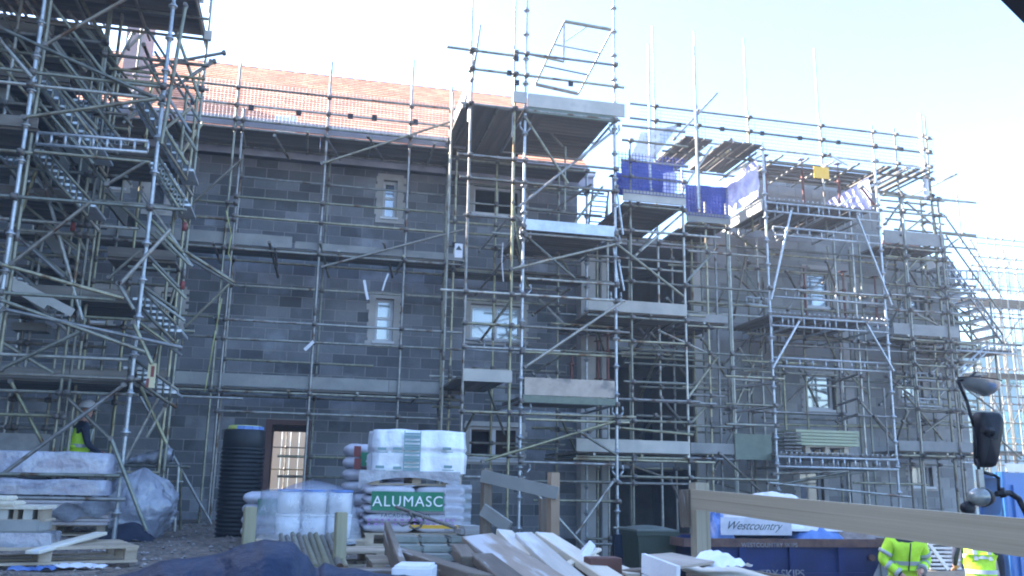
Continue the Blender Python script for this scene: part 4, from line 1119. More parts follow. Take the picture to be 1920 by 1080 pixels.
# high deck at the top left (underside seen) and landings
zd = at(300, 73, Y3-.4).z
ST.boards(Xat(-80, Y3, zd), Xat(386, Y3-.8, zd), 11.4, 14.4, zd, along='X', mt=BOARD)
ST.toe(Xat(385, 14, zd)-.02, Xat(385, 14, zd)+.06, 13.2, zd, .35, TOEPALE)
ST.HX(Xat(-80, Y3, zd), Xat(395, Y3-.8, zd), 14.3, zd-.06); ST.HX(Xat(-80, Y3, zd), Xat(395, Y3-.8, zd), 13.0, zd-.06)
for k in range(7): ST.T(Xat(380, 14, zd)-k*.9, 11.3, 14.6, zd-.04)
for (l_, r_, y, Ya, Yb) in ((-60, 70, 240, Y1, Y2), (-60, 100, 62, Y2, Y3), (-40, 165, 376, Y2, Y3), (-60, 240, 560, Y2, Y3), (160, 330, 296, Y2+.2, Y3), (-60, 250, 716, Y2, Y3+.5), (200, 330, 490, Y2, Y2+.7), (-60, 130, 150, Y2, Y3)):
    z = at((l_+r_)/2, y, Ya).z; ST.boards(Xat(l_, Ya, z), Xat(r_, Ya, z), Ya+.03, Yb, z, along='X')
    ST.toe(Xat(l_, Ya, z), Xat(r_, Ya, z), Ya, z+.04, .15, BOARD)
for (l_, r_, y, Ya, Yb) in ((-80, 190, 40, Y2+.1, Y3+1.2), (-80, 120, 105, Y3, 16.4), (-80, 60, 190, Y2+.1, Y3+1.5), (-80, 150, 300, Y3, 16.4), (-60, 140, 500, Y3, 16.4)):
    z = at((l_+r_)/2, y, Ya).z; ST.boards(Xat(l_, Ya, z), Xat(r_, Ya, z), Ya+.03, Yb, z, along='X')
for (px0, py0, px1, py1, Y) in ((-40, 90, 70, 250, Y2+.4), (20, 150, 130, 310, Y3-.1), (95, 60, 190, 190, Y3+.1), (120, 250, 240, 400, Y3+.2), (20, 330, 120, 470, Y3)):
    A_ = at(px0, py0, Y); B_ = at(px1, py1, Y)
    for h in (0, .5, 1.0): tube('handrail', A_+Vector((0, 0, h)), B_+Vector((0, 0, h)), ST.t, GALV, .022)
    q = MB(); q.obox((A_+B_)/2-Vector((0, 0, .12)), (B_-A_)/2, Vector((0, .02, 0)), Vector((0, 0, .11))); q.build('stair_stringer', TOE, ST.t)
    for k in range(9):
        p = A_.lerp(B_, (k+.5)/9); box('tread', p+Vector((0, .4, -.1)), (.25, .78, .035), ST.t, BOARD)
for px, py, Y, mt_ in ((400, 65, Y3-.8, TOEPALE),): box('toe_board', at(390, 66, Y3-.9), (.12, .03, .16), ST.t, mt_)
for px, py in ((137, 425), (346, 425), (342, 535)):
    p = at(px, py, Y2-.15); q = MB(); q.bar(p-Vector((0, 0, .06)), p+Vector((0, 0, .06)), .034, 8); q.build('red_sleeve', REDL, ST.t)
box('board_offcut', at(45, 545, Y2-.1), (.75, .02, .16), ST.t, TOEPALE, (0, .5, 0)); box('board_offcut', at(85, 560, Y2-.1), (.85, .02, .12), ST.t, TOEPALE, (0, .45, 0))
box('board_offcut', at(145, 268, Y2), (.3, .03, .18), ST.t, TOEPALE); box('board_offcut', at(60, 615, Y3), (.5, .3, .12), ST.t, TOE)
ST.finish()

# ------------------------------------------------------------------ SITE OBJECTS
def gz_(x, y): return ground_z(x, y)

# --- hanging tape, rope, paper
def ribbon(name, label, pts, w_, mt, cat):
    q = MB()
    P = [at(*p) for p in pts]
    for a, b in zip(P[:-1], P[1:]):
        d = (b-a).normalized(); sx = Vector((d.z, 0, -d.x))*w_/2
        q.obox((a+b)/2, sx, Vector((0, .004, 0)), (b-a)/2)
    return tag(q.build(name, mt, None, loc=P[0]), label, cat)
ribbon('tape_strip', 'torn white tape strip hanging under the second lift left of the narrow window', [(683, 525, 16.8), (686, 545, 16.8), (690, 562, 16.8)], .05, POLY, 'tape')
ribbon('tape_strip', 'longer white tape strip hanging slanted beside the narrow window head', [(728, 513, 16.8), (722, 528, 16.8), (717, 545, 16.8)], .03, POLY, 'tape')
ribbon('tape_strip', 'white tape tied round the guard rail left of centre on the first lift', [(588, 640, 16.75), (580, 648, 16.75), (571, 656, 16.75)], .06, POLY, 'tape')
ribbon('tape_strip', 'thin white cord hanging down left of the hoist tower leg', [(943, 455, 15.5), (941, 490, 15.5), (944, 528, 15.5)], .018, POLY, 'cord')
q = MB(); P = [at(424, 395, 16.7), at(434, 440, 16.7), at(428, 475, 16.7), at(434, 490, 16.7)]
for a, b in zip(P[:-1], P[1:]): q.bar(a, b, .012, 6)
tag(q.build('rope', ROPE, None, loc=P[0]), 'yellow-green rope tied to the facade scaffold standard left of centre', 'rope')
q = MB(); P = [at(416, 560, 16.7), at(404, 620, 16.7), at(390, 700, 16.7), at(384, 735, 16.7)]
for a, b in zip(P[:-1], P[1:]): q.bar(a, b, .011, 6)
tag(q.build('rope', ROPE, None, loc=P[0]), 'slack rope slanting down across the first lift towards the black pipe', 'rope')
p = at(860, 470, 15.9); pn = thing('notice', 'white and dark notice tied to the scaffold left of the hoist tower', 'sign', p)
box('board', p, (.15, .012, .27), pn, POLY); q = MB(); q.quad([p+Vector((-.06, -.009, .01)), p+Vector((.06, -.009, .01)), p+Vector((0, -.009, .10))]); q.build('symbol', INKD, pn)
p = at(535, 240, 17.3)
q = MB(); q.grid(lambda u, v: p+Vector(((u-.5)*.55*(1-.25*v), .18*math.sin(u*6.28), v*.22+.03*math.sin(u*15))), 16, 5, closed_u=False); q.box(p.x-.2, p.x+.2, p.y-.14, p.y+.14, p.z-.02, p.z+.2)
tag(q.build('sheet_bundle', mat('pale_blue_wrap', (.45, .6, .75), (.7, .8, .88), rough=.4), None, loc=p), 'pale blue wrapped bundle on the top lift below the roof', 'bundle')

# --- black corrugated pipe on end
pp = atz(450, 1003, -.02); px_, py_ = pp.x, 13.0
px_ = at(452, 900, 13.0).x; zb0 = gz_(px_, py_)-.02
PT = thing('corrugated_pipe', 'black corrugated plastic pipe standing on end beside the doorway', 'pipe', (px_, py_, zb0))
q = MB(); Rr = .275; Ht = at(452, 806, 13.0).z-zb0
prof = []
z = 0
while z < Ht-.28:
    for dz_, rr in ((0, Rr), (.008, Rr+.018), (.030, Rr+.018), (.038, Rr)): prof.append((z+dz_, rr))
    z += .056
prof += [(Ht-.27, Rr+.0), (Ht-.26, Rr+.006), (Ht-.02, Rr+.004), (Ht, Rr-.01), (Ht, Rr-.05), (Ht-.3, Rr-.05)]
b0 = 0; nseg = 36
for (z, rr) in prof:
    for i in range(nseg): t = 2*PI*i/nseg; q.v.append((px_+rr*math.cos(t), py_+rr*math.sin(t), zb0+z))
for j in range(len(prof)-1):
    for i in range(nseg):
        i2 = (i+1) % nseg; q.f.append([j*nseg+i, j*nseg+i2, (j+1)*nseg+i2, (j+1)*nseg+i]); q.m.append(0); q.sm.append(True); q.t.append(.5)
q.build('pipe_wall', BLKPL, PT)
q = MB(); q.bar((px_, py_, zb0+Ht-.04), (px_, py_, zb0+Ht+.055), Rr-.03, 24, r2=Rr-.055); q.build('cap', YELPAD, PT)
q = MB()
for k in range(5): t = -1.75+k*.42; q.obox((px_+(Rr-.035)*math.cos(t), py_+(Rr-.035)*math.sin(t), zb0+Ht+.01), Vector((-math.sin(t), math.cos(t), 0))*.05, Vector((math.cos(t), math.sin(t), 0))*.008, Vector((0, 0, .035)))
q.build('label', TUBB, PT)
for k in range(1): pass

FILM_ = mat('clear_bag_film', (.5, .52, .58), (.65, .67, .72), rough=.2, scale=4, bump=1, bscale=8, bdist=.03, alpha=.45, coat=.5)
# --- pallets
def pallet(label, c, rz=0, L=1.2, W=1.0, z=None, group='wooden pallets'):
    z = gz_(c[0], c[1])+.005 if z is None else z
    t = thing('pallet', label, 'pallet', (c[0], c[1], z), group)
    Rz = Matrix.Rotation(rz, 4, 'Z')
    def bx(name, cx, cy, cz, sx, sy, sz):
        o = link(name, unit_box(PALW)); o.parent = t
        o.matrix_basis = Rz @ Matrix.LocRotScale(Vector((cx, cy, cz)), None, Vector((sx, sy, sz)))
    for k in range(6): bx('deck_board', 0, -W/2+.05+k*(W-.1)/5, .133, L, .1, .02)
    for k in range(3): bx('bottom_board', 0, -W/2+.05+k*(W-.1)/2, .011, L, .1, .02)
    for i in (-1, 0, 1):
        bx('bearer', i*(L/2-.06), 0, .112, .1, W, .02)
        for j in (-1, 0, 1): bx('spacer_block', i*(L/2-.06), j*(W/2-.06), .062, .1, .1, .078)
    return t, z+.145

def wrapped(label, c, L, W, H, z, mt, rz=0, lobes=0, name='wrapped_stack', cat='pallet load', amp=.02, top_in=.06, seed=0, group=None):
    """shrink-wrapped load: rounded box skin, scalloped by what is inside"""
    t = thing(name, label, cat, (c[0], c[1], z), group)
    q = MB(); nu, nv = 72, 14
    ca, sa = math.cos(rz), math.sin(rz)
    def f(u, v):
        a = u*2*PI
        n_ = 7.0
        cx, sy = math.cos(a), math.sin(a)
        rr = (abs(cx)**n_+abs(sy)**n_)**(-1/n_)
        k = 1
        if v < .82: h = v/.82; inn = 1.0
        else: h = 1; inn = 1
        vv = v
        if v <= .8: zz = H*.97*(v/.8); sc = 1-.03*(v/.8)**3
        else:
            w_ = (v-.8)/.2; zz = H*(.97+.03*math.sin(w_*PI/2)); sc = (1-top_in*.5*0)*(1-w_)**.9*(1)+.0
        X = rr*cx*L/2*sc; Yv = rr*sy*W/2*sc
        d = 0
        if lobes and v <= .85:
            per = L/lobes
            if abs(sy) > abs(cx): d = -amp*(1-abs(math.cos(PI*X/per)))*1.0
            else: d = -amp*(1-abs(math.cos(PI*Yv/per)))
            d += -amp*.6*(1 if abs(zz/H-.5) < .03 else 0)
        nn = noise.noise(Vector((X*3+seed, Yv*3, zz*4)))*.022
        X += (d+nn)*(1 if abs(cx) > abs(sy) else 0)*(1 if cx > 0 else -1); Yv += (d+nn)*(1 if abs(sy) >= abs(cx) else 0)*(1 if sy > 0 else -1)
        return Vector((c[0]+X*ca-Yv*sa, c[1]+X*sa+Yv*ca, z+zz+(nn if v > .75 else 0)))
    q.grid(f, nu, nv+6, closed_u=True)
    q.build('wrap', mt, t)
    return t
def bag(par, c, L=.55, W=.36, H=.13, rz=0, seed=0, mt=BAGM):
    k = ('bag', mt.name, seed % 4)
    if k not in CACHE:
        q = MB()
        def f(u, v):
            a = u*2*PI; b_ = (v-.5)*PI
            def sp(c_, e): return math.copysign(abs(c_)**e, c_)
            x = .5*sp(math.cos(a), .35)*abs(math.cos(b_))**.35; y = .5*sp(math.sin(a), .35)*abs(math.cos(b_))**.35
            zz = .5*sp(math.sin(b_), .8)
            n_ = noise.noise(Vector((x*5+seed*7, y*5, zz*2)))*.12
            return Vector((x, y, zz*(1-.35*(abs(x)*2)**4)+n_*.8))
        q.grid(f, 28, 10, closed_u=True)
        me = bpy.data.meshes.new('bag'); me.from_pydata(q.v, [], q.f); me.materials.append(mt)
        for p_ in me.polygons: p_.use_smooth = True
        CACHE[k] = me
    o = link('bag', CACHE[k]); place(o, Matrix.LocRotScale(Vector(c), Matrix.Rotation(rz, 3, 'Z').to_quaternion(), Vector((L, W, H*1.12))), par)
    return o

# the two-tier pallet in the centre
BX, BY = at(776, 950, 10.9).x, 11.2
gzb = gz_(BX, BY)
Wd = at(872, 950, 10.7).x-at(682, 950, 10.7).x
_, zp = pallet('pallet carrying the green-labelled bags beside the timber pile', (BX, BY), 0, Wd*.98, 1.0, z=gzb+.01)
BS = thing('bag_stack', 'stack of white paper bags with one big green label, under the upper pallet', 'bag stack', (BX, BY, zp))
ztop_low = at(776, 912, 10.7).z
nl = 5; hh = (ztop_low-zp)/nl
sd_ = 0
for l in range(nl):
    for i in range(2):
        for j in range(3):
            sd_ += 1
            ww = Wd/2 if True else 0
            bag(BS, (BX-Wd/4+i*Wd/2+random.uniform(-.01, .01), BY-.34+j*.34+random.uniform(-.01, .01), zp+hh*(l+.5)), L=Wd/2*1.0, W=.36, H=hh*1.02, seed=sd_)
wf = BY-.56
lab = MB()
lx0, lx1 = at(696, 940, wf).x, at(832, 940, wf).x
lz0, lz1 = at(764, 958, wf).z, at(764, 922, wf).z
lab.grid(lambda u, v: Vector((lx0+(lx1-lx0)*u, wf-.012+.012*math.sin(u*9)*math.sin(v*3), lz0+(lz1-lz0)*v)), 20, 4)
lo = lab.build('label', GREENL, BS)
text_mesh('lettering', 'ALUMASC', (lz1-lz0)*.78, INKW, lo, ((lx0+lx1)/2, wf-.032, lz0+(lz1-lz0)*.24), (1, 0, .012), (0, 0, 1), align='CENTER', spacing=1.12)
zf = at(764, 970, wf).z
text_mesh('lettering', 'FACADE SYSTEMS', .062, INKD, lo, ((lx0+lx1)/2-.02, wf-.02, zf), (1, 0, 0), (0, 0, 1), align='CENTER', spacing=1.2)
q = MB()
for r_ in range(2):
    for k in range(14): q.box(lx0-.03+k*.075, lx0-.03+k*.075+.045*(.6+.4*random.random()), wf-.022, wf-.012, at(764, 985-r_*8, wf).z, at(764, 981-r_*8, wf).z)
q.build('print', mat('lilac_print', (.35, .2, .42), rough=.6), lo)
q = MB()
def flm(u, v):
    x = lx1+.02+(BX+Wd/2+.05-lx1-.02)*u; z = zp+.03+(ztop_low-zp)*v
    return Vector((x, wf-.01+.03*math.cos(v*PI*nl*2)*.6+.02*noise.noise(Vector((x*9, z*9, 2))), z))
q.grid(flm, 8, 24); q.build('film', FILM_, BS)
# side label on the right flank
q = MB(); xs_ = BX+Wd/2+.03; q.box(xs_, xs_+.01, BY-.4, BY+.25, lz0, lz1); so = q.build('label', GREENL, BS)
text_mesh('lettering', 'ALUM', .15, INKW, so, (xs_+.013, BY-.33, lz0+.06), (0, 1, 0), (0, 0, 1))
_, zp2 = pallet('upper pallet of the central double-stacked load', (BX+.0, BY), 0, Wd*.92, .95, z=ztop_low+.01)
# arch of torn film around the upper pallet
UT = wrapped('white shrink-wrapped tubs on top of the central double-stacked load', (at(786, 850, 10.9).x, BY), (at(876, 860, 10.65).x-at(690, 860, 10.65).x), 1.0, at(786, 806, 10.9).z-zp2, zp2, WRAP, 0, lobes=4, amp=.05, seed=3)
tx0 = at(694, 860, 10.65).x; tw = at(872, 860, 10.65).x-tx0
TF = BY-.5
q = MB()
zl0, zl1 = at(770, 888, TF).z, at(770, 808, TF).z
cxl = at(772, 850, TF).x
q.box(cxl-.1, cxl-.09, TF-.035, TF-.03, zl0, zl1); q.box(cxl+.09, cxl+.1, TF-.035, TF-.03, zl0, zl1)
q.build('tape_edge', INKG, UT)
q = MB()
for k in range(11):
    z = zl0+(zl1-zl0)*k/11; q.box(cxl-.088, cxl+.088, TF-.034, TF-.03, z, z+(.022 if k % 3 else .04))
q.build('tape_print', INKG, UT)
for k, (px, py) in enumerate(((716, 842), (745, 842), (838, 842), (712, 876), (745, 878), (840, 876))):
    p = at(px, py, TF-.03)
    q = MB(); q.box(p.x-.05, p.x+.05, p.y-.004, p.y, p.z-.012, p.z+.02); q.box(p.x-.07, p.x+.07, p.y-.004, p.y, p.z-.04, p.z-.03); q.build('print', INKG, UT)
q = MB(); q2 = MB()
aL, aR = at(672, 912, TF-.04), at(862, 908, TF-.04)
def arch(u, v):
    x = aL.x+(aR.x-aL.x)*u; top = zp2+.02; bot = ztop_low-.03+ .13*math.sin(u*PI)**.6
    return Vector((x, TF-.05-.02*math.sin(u*14), bot+(top-bot)*v+.0))
q.grid(arch, 24, 4); q.build('film', WRAPG, UT)
# smaller stack behind left with orange red edge
K0 = at(690, 860, 12.2).x
BS2 = thing('bag_stack', 'bag stack with orange-red edges peeking out behind the central load', 'bag stack', (K0, 12.6, gz_(K0, 12.6)))
zk1 = at(680, 832, 12.2).z; zk0 = gz_(K0, 12.6)
nk = 7
for l in range(nk):
    for i in range(2): bag(BS2, (K0-.05+i*.5, 12.6, zk0+.12+(zk1-zk0-.12)*(l+.5)/nk), L=.52, W=.8, H=(zk1-zk0-.12)/nk, seed=l+i)
box('pallet_base', (K0+.2, 12.6, zk0+.06), (1.1, .8, .12), BS2, PALW)
q = MB(); a = at(676, 848, 12.15); b = at(700, 874, 12.15); q.box(a.x, b.x+.1, 12.13, 12.15, b.z, a.z); o_ = q.build('label', GREENL, BS2)
text_mesh('lettering', 'AL', .16, INKW, o_, (a.x+.07, 12.12, b.z+.05), (1, 0, 0), (0, 0, 1))
for py in (842, 865): q = MB(); a = at(664, py, 12.15); q.box(a.x, a.x+.09, 12.12, 12.15, a.z-.1, a.z+.04); q.build('print', REDL, BS2)

# wrapped tubs with blue lids under cloudy film
TX, TYy = at(588, 950, 10.6).x, 11.0
gzt = gz_(TX, TYy)
_, zq = pallet('pallet carrying the cloudy wrapped tubs left of the central load', (TX, TYy), 0, 1.2, .95, z=gzt)
TS = thing('tub_stack', 'white tubs with blue lids under a loose cloudy film, left of the central load', 'tub stack', (TX, TYy, zq))
th_ = at(590, 918, 10.6).z-zq
for l in range(2):
    for i in range(3):
        for j in range(3):
            c_ = (TX-.27+i*.285, TYy-.3+j*.3, zq+th_/2*l)
            q = MB(); q.bar(c_, (c_[0], c_[1], c_[2]+th_/2-.03), .125, 16, r2=.138); o_ = q.build('tub', TUB, TS)
            q = MB(); q.bar((c_[0], c_[1], c_[2]+th_/2-.03), (c_[0], c_[1], c_[2]+th_/2-.003), .143, 16); q.build('lid', TUBB if l else TUB, o_)
# loose film draped over (thin, see-through)
FILM = mat('thin_film', (.45, .48, .56), (.6, .63, .70), rough=.2, scale=3, bump=1, bscale=6, bdist=.04, alpha=.38, coat=.6)
q = MB()
def drape(u, v):
    a = u*2*PI; cx, sy = math.cos(a), math.sin(a); rr = (abs(cx)**5+abs(sy)**5)**(-1/5)
    if v < .35: w_ = v/.35; R1 = w_*.92; zz = th_+.15-.14*w_**2
    else: w_ = (v-.35)/.65; R1 = 1+.16*w_**1.5; zz = (th_+.04)*(1-w_)
    x = rr*cx*.47*R1*(1.25 if cx < 0 and v > .35 else 1)-.0; y = rr*sy*.5*R1
    n_ = noise.noise(Vector((x*3, y*3, zz*3+9)))*.07*(R1+.2)
    return Vector((TX+x+n_, TYy+y+n_*.7, zq-.05+zz+n_*.5*(1 if v < .6 else .4)))
q.grid(drape, 60, 22, closed_u=True); q.build('film', FILM, TS)
# low bag stack at the far left of that load
LX = at(508, 950, 11.9).x
BS3 = thing('bag_stack', 'low white and green bag stack behind the black pipe and the cloudy wrapped tubs', 'bag stack', (LX, 12.1, gz_(LX, 12.1)))
for l in range(4):
    for i in range(2): bag(BS3, (LX+i*.45-.1, 12.1, gz_(LX, 12.1)+.1+l*.135), L=.5, W=.7, H=.14, seed=l*2+i)
a = at(484, 938, 11.74); q = MB(); q.box(a.x, a.x+.45, 11.7, 11.72, a.z-.18, a.z+.02); o_ = q.build('label', GREENL, BS3)
text_mesh('lettering', 'ALUM', .13, INKW, o_, (a.x+.03, 11.69, a.z-.14), (1, 0, 0), (0, 0, 1))

# --- left wrapped panel packs
WX1 = at(222, 900, 12.8).x; WX0 = WX1-2.2
zg = gz_(WX1-1, 13.2)
_, zq1 = pallet('pallet under the left wrapped panel packs', (WX1-.75, 13.35), 0, 1.3, 1.0, z=zg+.0)
_, _ = pallet('second pallet under the left wrapped panel packs, at the frame edge', (WX1-2.1, 13.35), 0, 1.3, 1.0, z=zg+.0)
def pk(label, y0, y1, x1p, mt, seed, lobes=0, x0off=0.):
    z1_ = at(110, y0, 12.75).z; z0_ = at(110, y1, 12.75).z; x1 = at(x1p, y0, 12.75).x; x0 = WX0+x0off
    return wrapped(label, ((x0+x1)/2, 13.3), x1-x0, 1.05, z1_-z0_, z0_, mt, 0, seed=seed, name='panel_pack', cat='panel pack', lobes=lobes, amp=.02)
pk('uppermost lilac plastic-wrapped panel pack of the stack at left', 846, 892, 212, WRAPV, 1)
pk('middle plastic-wrapped panel pack of the stack at left, with creased film', 898, 928, 205, WRAPV, 5, x0off=.1)
z0_ = at(110, 985, 12.75).z; z1_ = at(110, 938, 12.75).z
PB = thing('board_stack', 'stack of pinkish insulation boards at the bottom of the left wrapped pile', 'board stack', ((WX0+WX1)/2, 13.3, z0_))
nb = 7
for k in range(nb):
    box('board', ((WX0+WX1)/2+random.uniform(-.03, .03), 13.3+random.uniform(-.02, .02), z0_+(z1_-z0_)*(k+.5)/nb), (2.1, 1.0, (z1_-z0_)/nb-.008), PB, mat('board_face_%d' % k, (.50, .44, .45), (.62, .56, .55), rough=.8, scale=3) if k == 0 else MATS['board_face_0'])
q = MB(); bz = z0_-.0
q.grid(lambda u, v: Vector((WX1-.75+u*.85, 12.72-.05*math.sin(u*7)-.1*v, z0_+.03+.14*u+.28*v*(.6+.4*u)+.03*math.sin(u*17+v*4))), 24, 8)
tag(q.build('plywood_offcut', WRAPG, None, loc=(WX1-.4, 12.7, z0_)), 'torn clear sheet flapping at the lower right corner of the left board stack', 'sheet')
# crumpled sheet blob right of the stack
q = MB(); c_ = at(262, 950, 13.2); c_.z = gz_(c_.x, c_.y)
def blob(u, v):
    a = u*2*PI; h = v
    prof_ = [.30, .42, .46, .40, .26, .0]
    f_ = h*5; i = min(4, int(f_)); r_ = prof_[i]+(prof_[i+1]-prof_[i])*(f_-i)
    n_ = noise.noise(Vector((math.cos(a)*1.6, math.sin(a)*1.6, h*3)))*.20+(.5-abs(noise.noise(Vector((math.cos(a)*4, math.sin(a)*4, h*6)))))*.16+noise.noise(Vector((math.cos(a)*11, math.sin(a)*11, h*17)))*.07
    return Vector((c_.x+(r_+n_*(.3+r_))*math.cos(a)*1.0, c_.y+(r_+n_*.3)*math.sin(a)*.6, c_.z+h*.92+n_*.1))
q.grid(blob, 96, 44, closed_u=True)
tag(q.build('crumpled_sheet', WRAPG, None, loc=c_), 'crumpled cloudy plastic sheeting heaped right of the left wrapped stack', 'plastic sheet')
q = MB(); c2_ = at(245, 985, 12.6); c2_.z = gz_(c2_.x, c2_.y)
q.grid(lambda u, v: Vector((c2_.x-.35+.65*u, c2_.y-.2+.4*v, c2_.z+.02+.22*math.sin(u*PI)*math.sin(v*PI)+.05*noise.noise(Vector((u*5, v*5, 2))))), 20, 12)
tag(q.build('dark_sack', NAVY, None, loc=c2_), 'dark limp sack on the ground below the crumpled sheeting', 'sack')
# wrapped bundle resting on a trestle
tb = at(283, 862, 14.4)
WT = thing('wrapped_bundle', 'narrow foil-like wrapped bundle lying across a trestle right of the stair tower leg', 'bundle', tb)
q = MB(); A_ = at(232, 868, 14.4); B_ = at(324, 858, 14.4)
def wb(u, v):
    a = v*2*PI; p = A_.lerp(B_, u); r_ = .03+.12*u**.7
    if u > .96: r_ *= .75
    n_ = noise.noise(Vector((u*9, math.cos(a)*2, math.sin(a)*2)))*.035
    return p+Vector((0, (r_*1.3+n_)*math.cos(a), (r_*.8+n_)*math.sin(a)+r_*.3))
q.grid(wb, 30, 14); q.build('wrap', WRAPG, WT)
TR = thing('trestle', 'low steel trestle under the narrow wrapped bundle', 'trestle', (tb.x, 14.4, 0))
z_ = at(283, 874, 14.4).z
for dx in (-.45, .42):
    for dy in (-.25, .25): tube('leg', (tb.x+dx+.05*math.copysign(1, dx), 14.4+dy*1.3, gz_(tb.x, 14.4)), (tb.x+dx, 14.4+dy*.5, z_), TR, GALV, .018)
tube('top_rail', (tb.x-.6, 14.28, z_), (tb.x+.55, 14.28, z_), TR, GALV, .022); tube('top_rail', (tb.x-.6, 14.52, z_), (tb.x+.55, 14.52, z_), TR, GALV, .022)
for k in range(6): tube('rung', (tb.x-.45+k*.18, 14.28, z_-.02), (tb.x-.45+k*.18, 14.28, z_-.22), TR, GALV, .01)
tube('rung', (tb.x-.5, 14.28, z_-.22), (tb.x+.5, 14.28, z_-.22), TR, GALV, .016)
# grey blocks on the far left above the packs
p = at(22, 828, 14.2)
BQ = box('block_pack', (p.x, 14.6, p.z-.45), (.95, .6, 1.15), None, MORTAR); tag(BQ, 'pale grey block pack behind the left wrapped stack at the frame edge', 'block pack')

# --- near-left timber and slabs
NY = 8.6
p = at(40, 1020, NY)
gzn = gz_(p.x, NY)
_, zn = pallet('broken pallet at the lower left corner, leaning towards the rubble', (at(60, 1050, 8.9).x, 9.1), .35, 1.5, 1.0, z=at(60, 1060, 8.6).z)
def slab(name, label, px0, px1, py0, py1, Y, dep, mt, cat, rz=0, group=None):
    a = at(px0, py1, Y); b = at(px1, py0, Y)
    o = box(name, ((a.x+b.x)/2, Y+dep/2, (a.z+b.z)/2), (b.x-a.x, dep, b.z-a.z), None, mt, (0, 0, rz)); o.data = o.data.copy()
    bevel_scale(o); return tag(o, label, cat, group)
def bevel_scale(o, w_=.012):
    s = o.scale.copy(); bm = bmesh.new(); bm.from_mesh(o.data); bmesh.ops.scale(bm, vec=s, verts=bm.verts)
    bmesh.ops.bevel(bm, geom=bm.edges[:], offset=w_, segments=2, affect='EDGES', clamp_overlap=True)
    bm.to_mesh(o.data); bm.free(); o.scale = (1, 1, 1)
slab('insulation_slab', 'pale rounded insulation slab lowest on the near left pile', -60, 92, 1000, 1030, 8.7, .5, WRAPG, 'slab', .06)
slab('insulation_slab', 'pale slab second from the bottom of the near left pile', -60, 72, 976, 998, 8.8, .5, TOE, 'slab', .03)
PL2 = thing('block_pallet', 'short stacked pallet of slotted bricks on the near left pile', 'pallet', at(20, 968, 8.9))
for k, (a0, a1) in enumerate(((-40, 16), (18, 40), (42, 62), (64, 82))):
    a = at(a0, 974, 8.9); b = at(a1, 955, 8.9); box('side_block', ((a.x+b.x)/2, 9.1, (a.z+b.z)/2), (b.x-a.x-(.05 if k % 2 else 0), .4, b.z-a.z), PL2, PALW if k % 2 else TOEPALE)
a = at(-40, 955, 8.9); b = at(84, 948, 8.9); box('top_board', ((a.x+b.x)/2, 9.1, a.z+.02), (b.x-a.x, .45, .03), PL2, TIMBP); box('bottom_board', ((a.x+b.x)/2, 9.1, at(20, 976, 8.9).z), (b.x-a.x, .45, .02), PL2, PALW)
slab('timber_plank', 'short white-topped plank on top of the near left pile', -60, 16, 930, 938, 8.9, .3, TIMBP, 'plank')
slab('timber_plank', 'pale plank just under the topmost one on the near left pile', -60, 28, 940, 948, 8.85, .35, TIMBP, 'plank')
def plank(label, A, B, width, thick, mt, roll=0., side=1, group='loose planks', name='timber_plank', cat='plank'):
    A = Vector(A); B = Vector(B); d = (B-A); L = d.length; d.normalize()
    up = Vector((0, 0, 1)); sx = d.cross(up).normalized(); up = sx.cross(d)
    sx, up = sx*math.cos(roll)+up*math.sin(roll), up*math.cos(roll)-sx*math.sin(roll)
    bm = bmesh.new(); bmesh.ops.create_cube(bm, size=1); bmesh.ops.scale(bm, vec=(width, thick, L), verts=bm.verts)
    bmesh.ops.bevel(bm, geom=bm.edges[:], offset=min(.005, thick*.2), segments=1, affect='EDGES')
    me = bpy.data.meshes.new(name); bm.to_mesh(me); bm.free(); me.materials.append(mt)
    o = link(name, me); M = Matrix((sx, up, d)).transposed().to_4x4()
    # right-handed
    if M.determinant() < 0: M = Matrix((-sx, up, d)).transposed().to_4x4()
    M.translation = (A+B)/2; o.matrix_world = M
    return tag(o, label, cat, group)
plank('long sloping pale plank at the edge of the lower left pallet', at(60, 1036, 8.4), at(190, 1000, 9.6), .12, .03, TIMBP)
# litter
for k, (px, py, w_) in enumerate(((150, 1072, .4), (110, 1068, .3), (60, 1076, .35))):
    c0 = atz(px, py, -.25 if False else gz_(0, 7.2)); c0 = Vector((c0.x, c0.y, gz_(c0.x, c0.y)))
    q = MB(); q.grid(lambda u, v: Vector((c0.x-w_/2+w_*u, c0.y-.12+.24*v, c0.z+.02+.05*abs(noise.noise(Vector((u*4+k, v*4, 1)))))), 12, 8)
    tag(q.build('plastic_scrap', POLY if k < 2 else TUBB, None, loc=c0), ('white plastic scrap lying in the rubble, nearest the tarpaulin', 'pale plastic scrap in the mud, the middle of three', 'bluish scrap at the very lower left in the mud')[k], 'scrap')

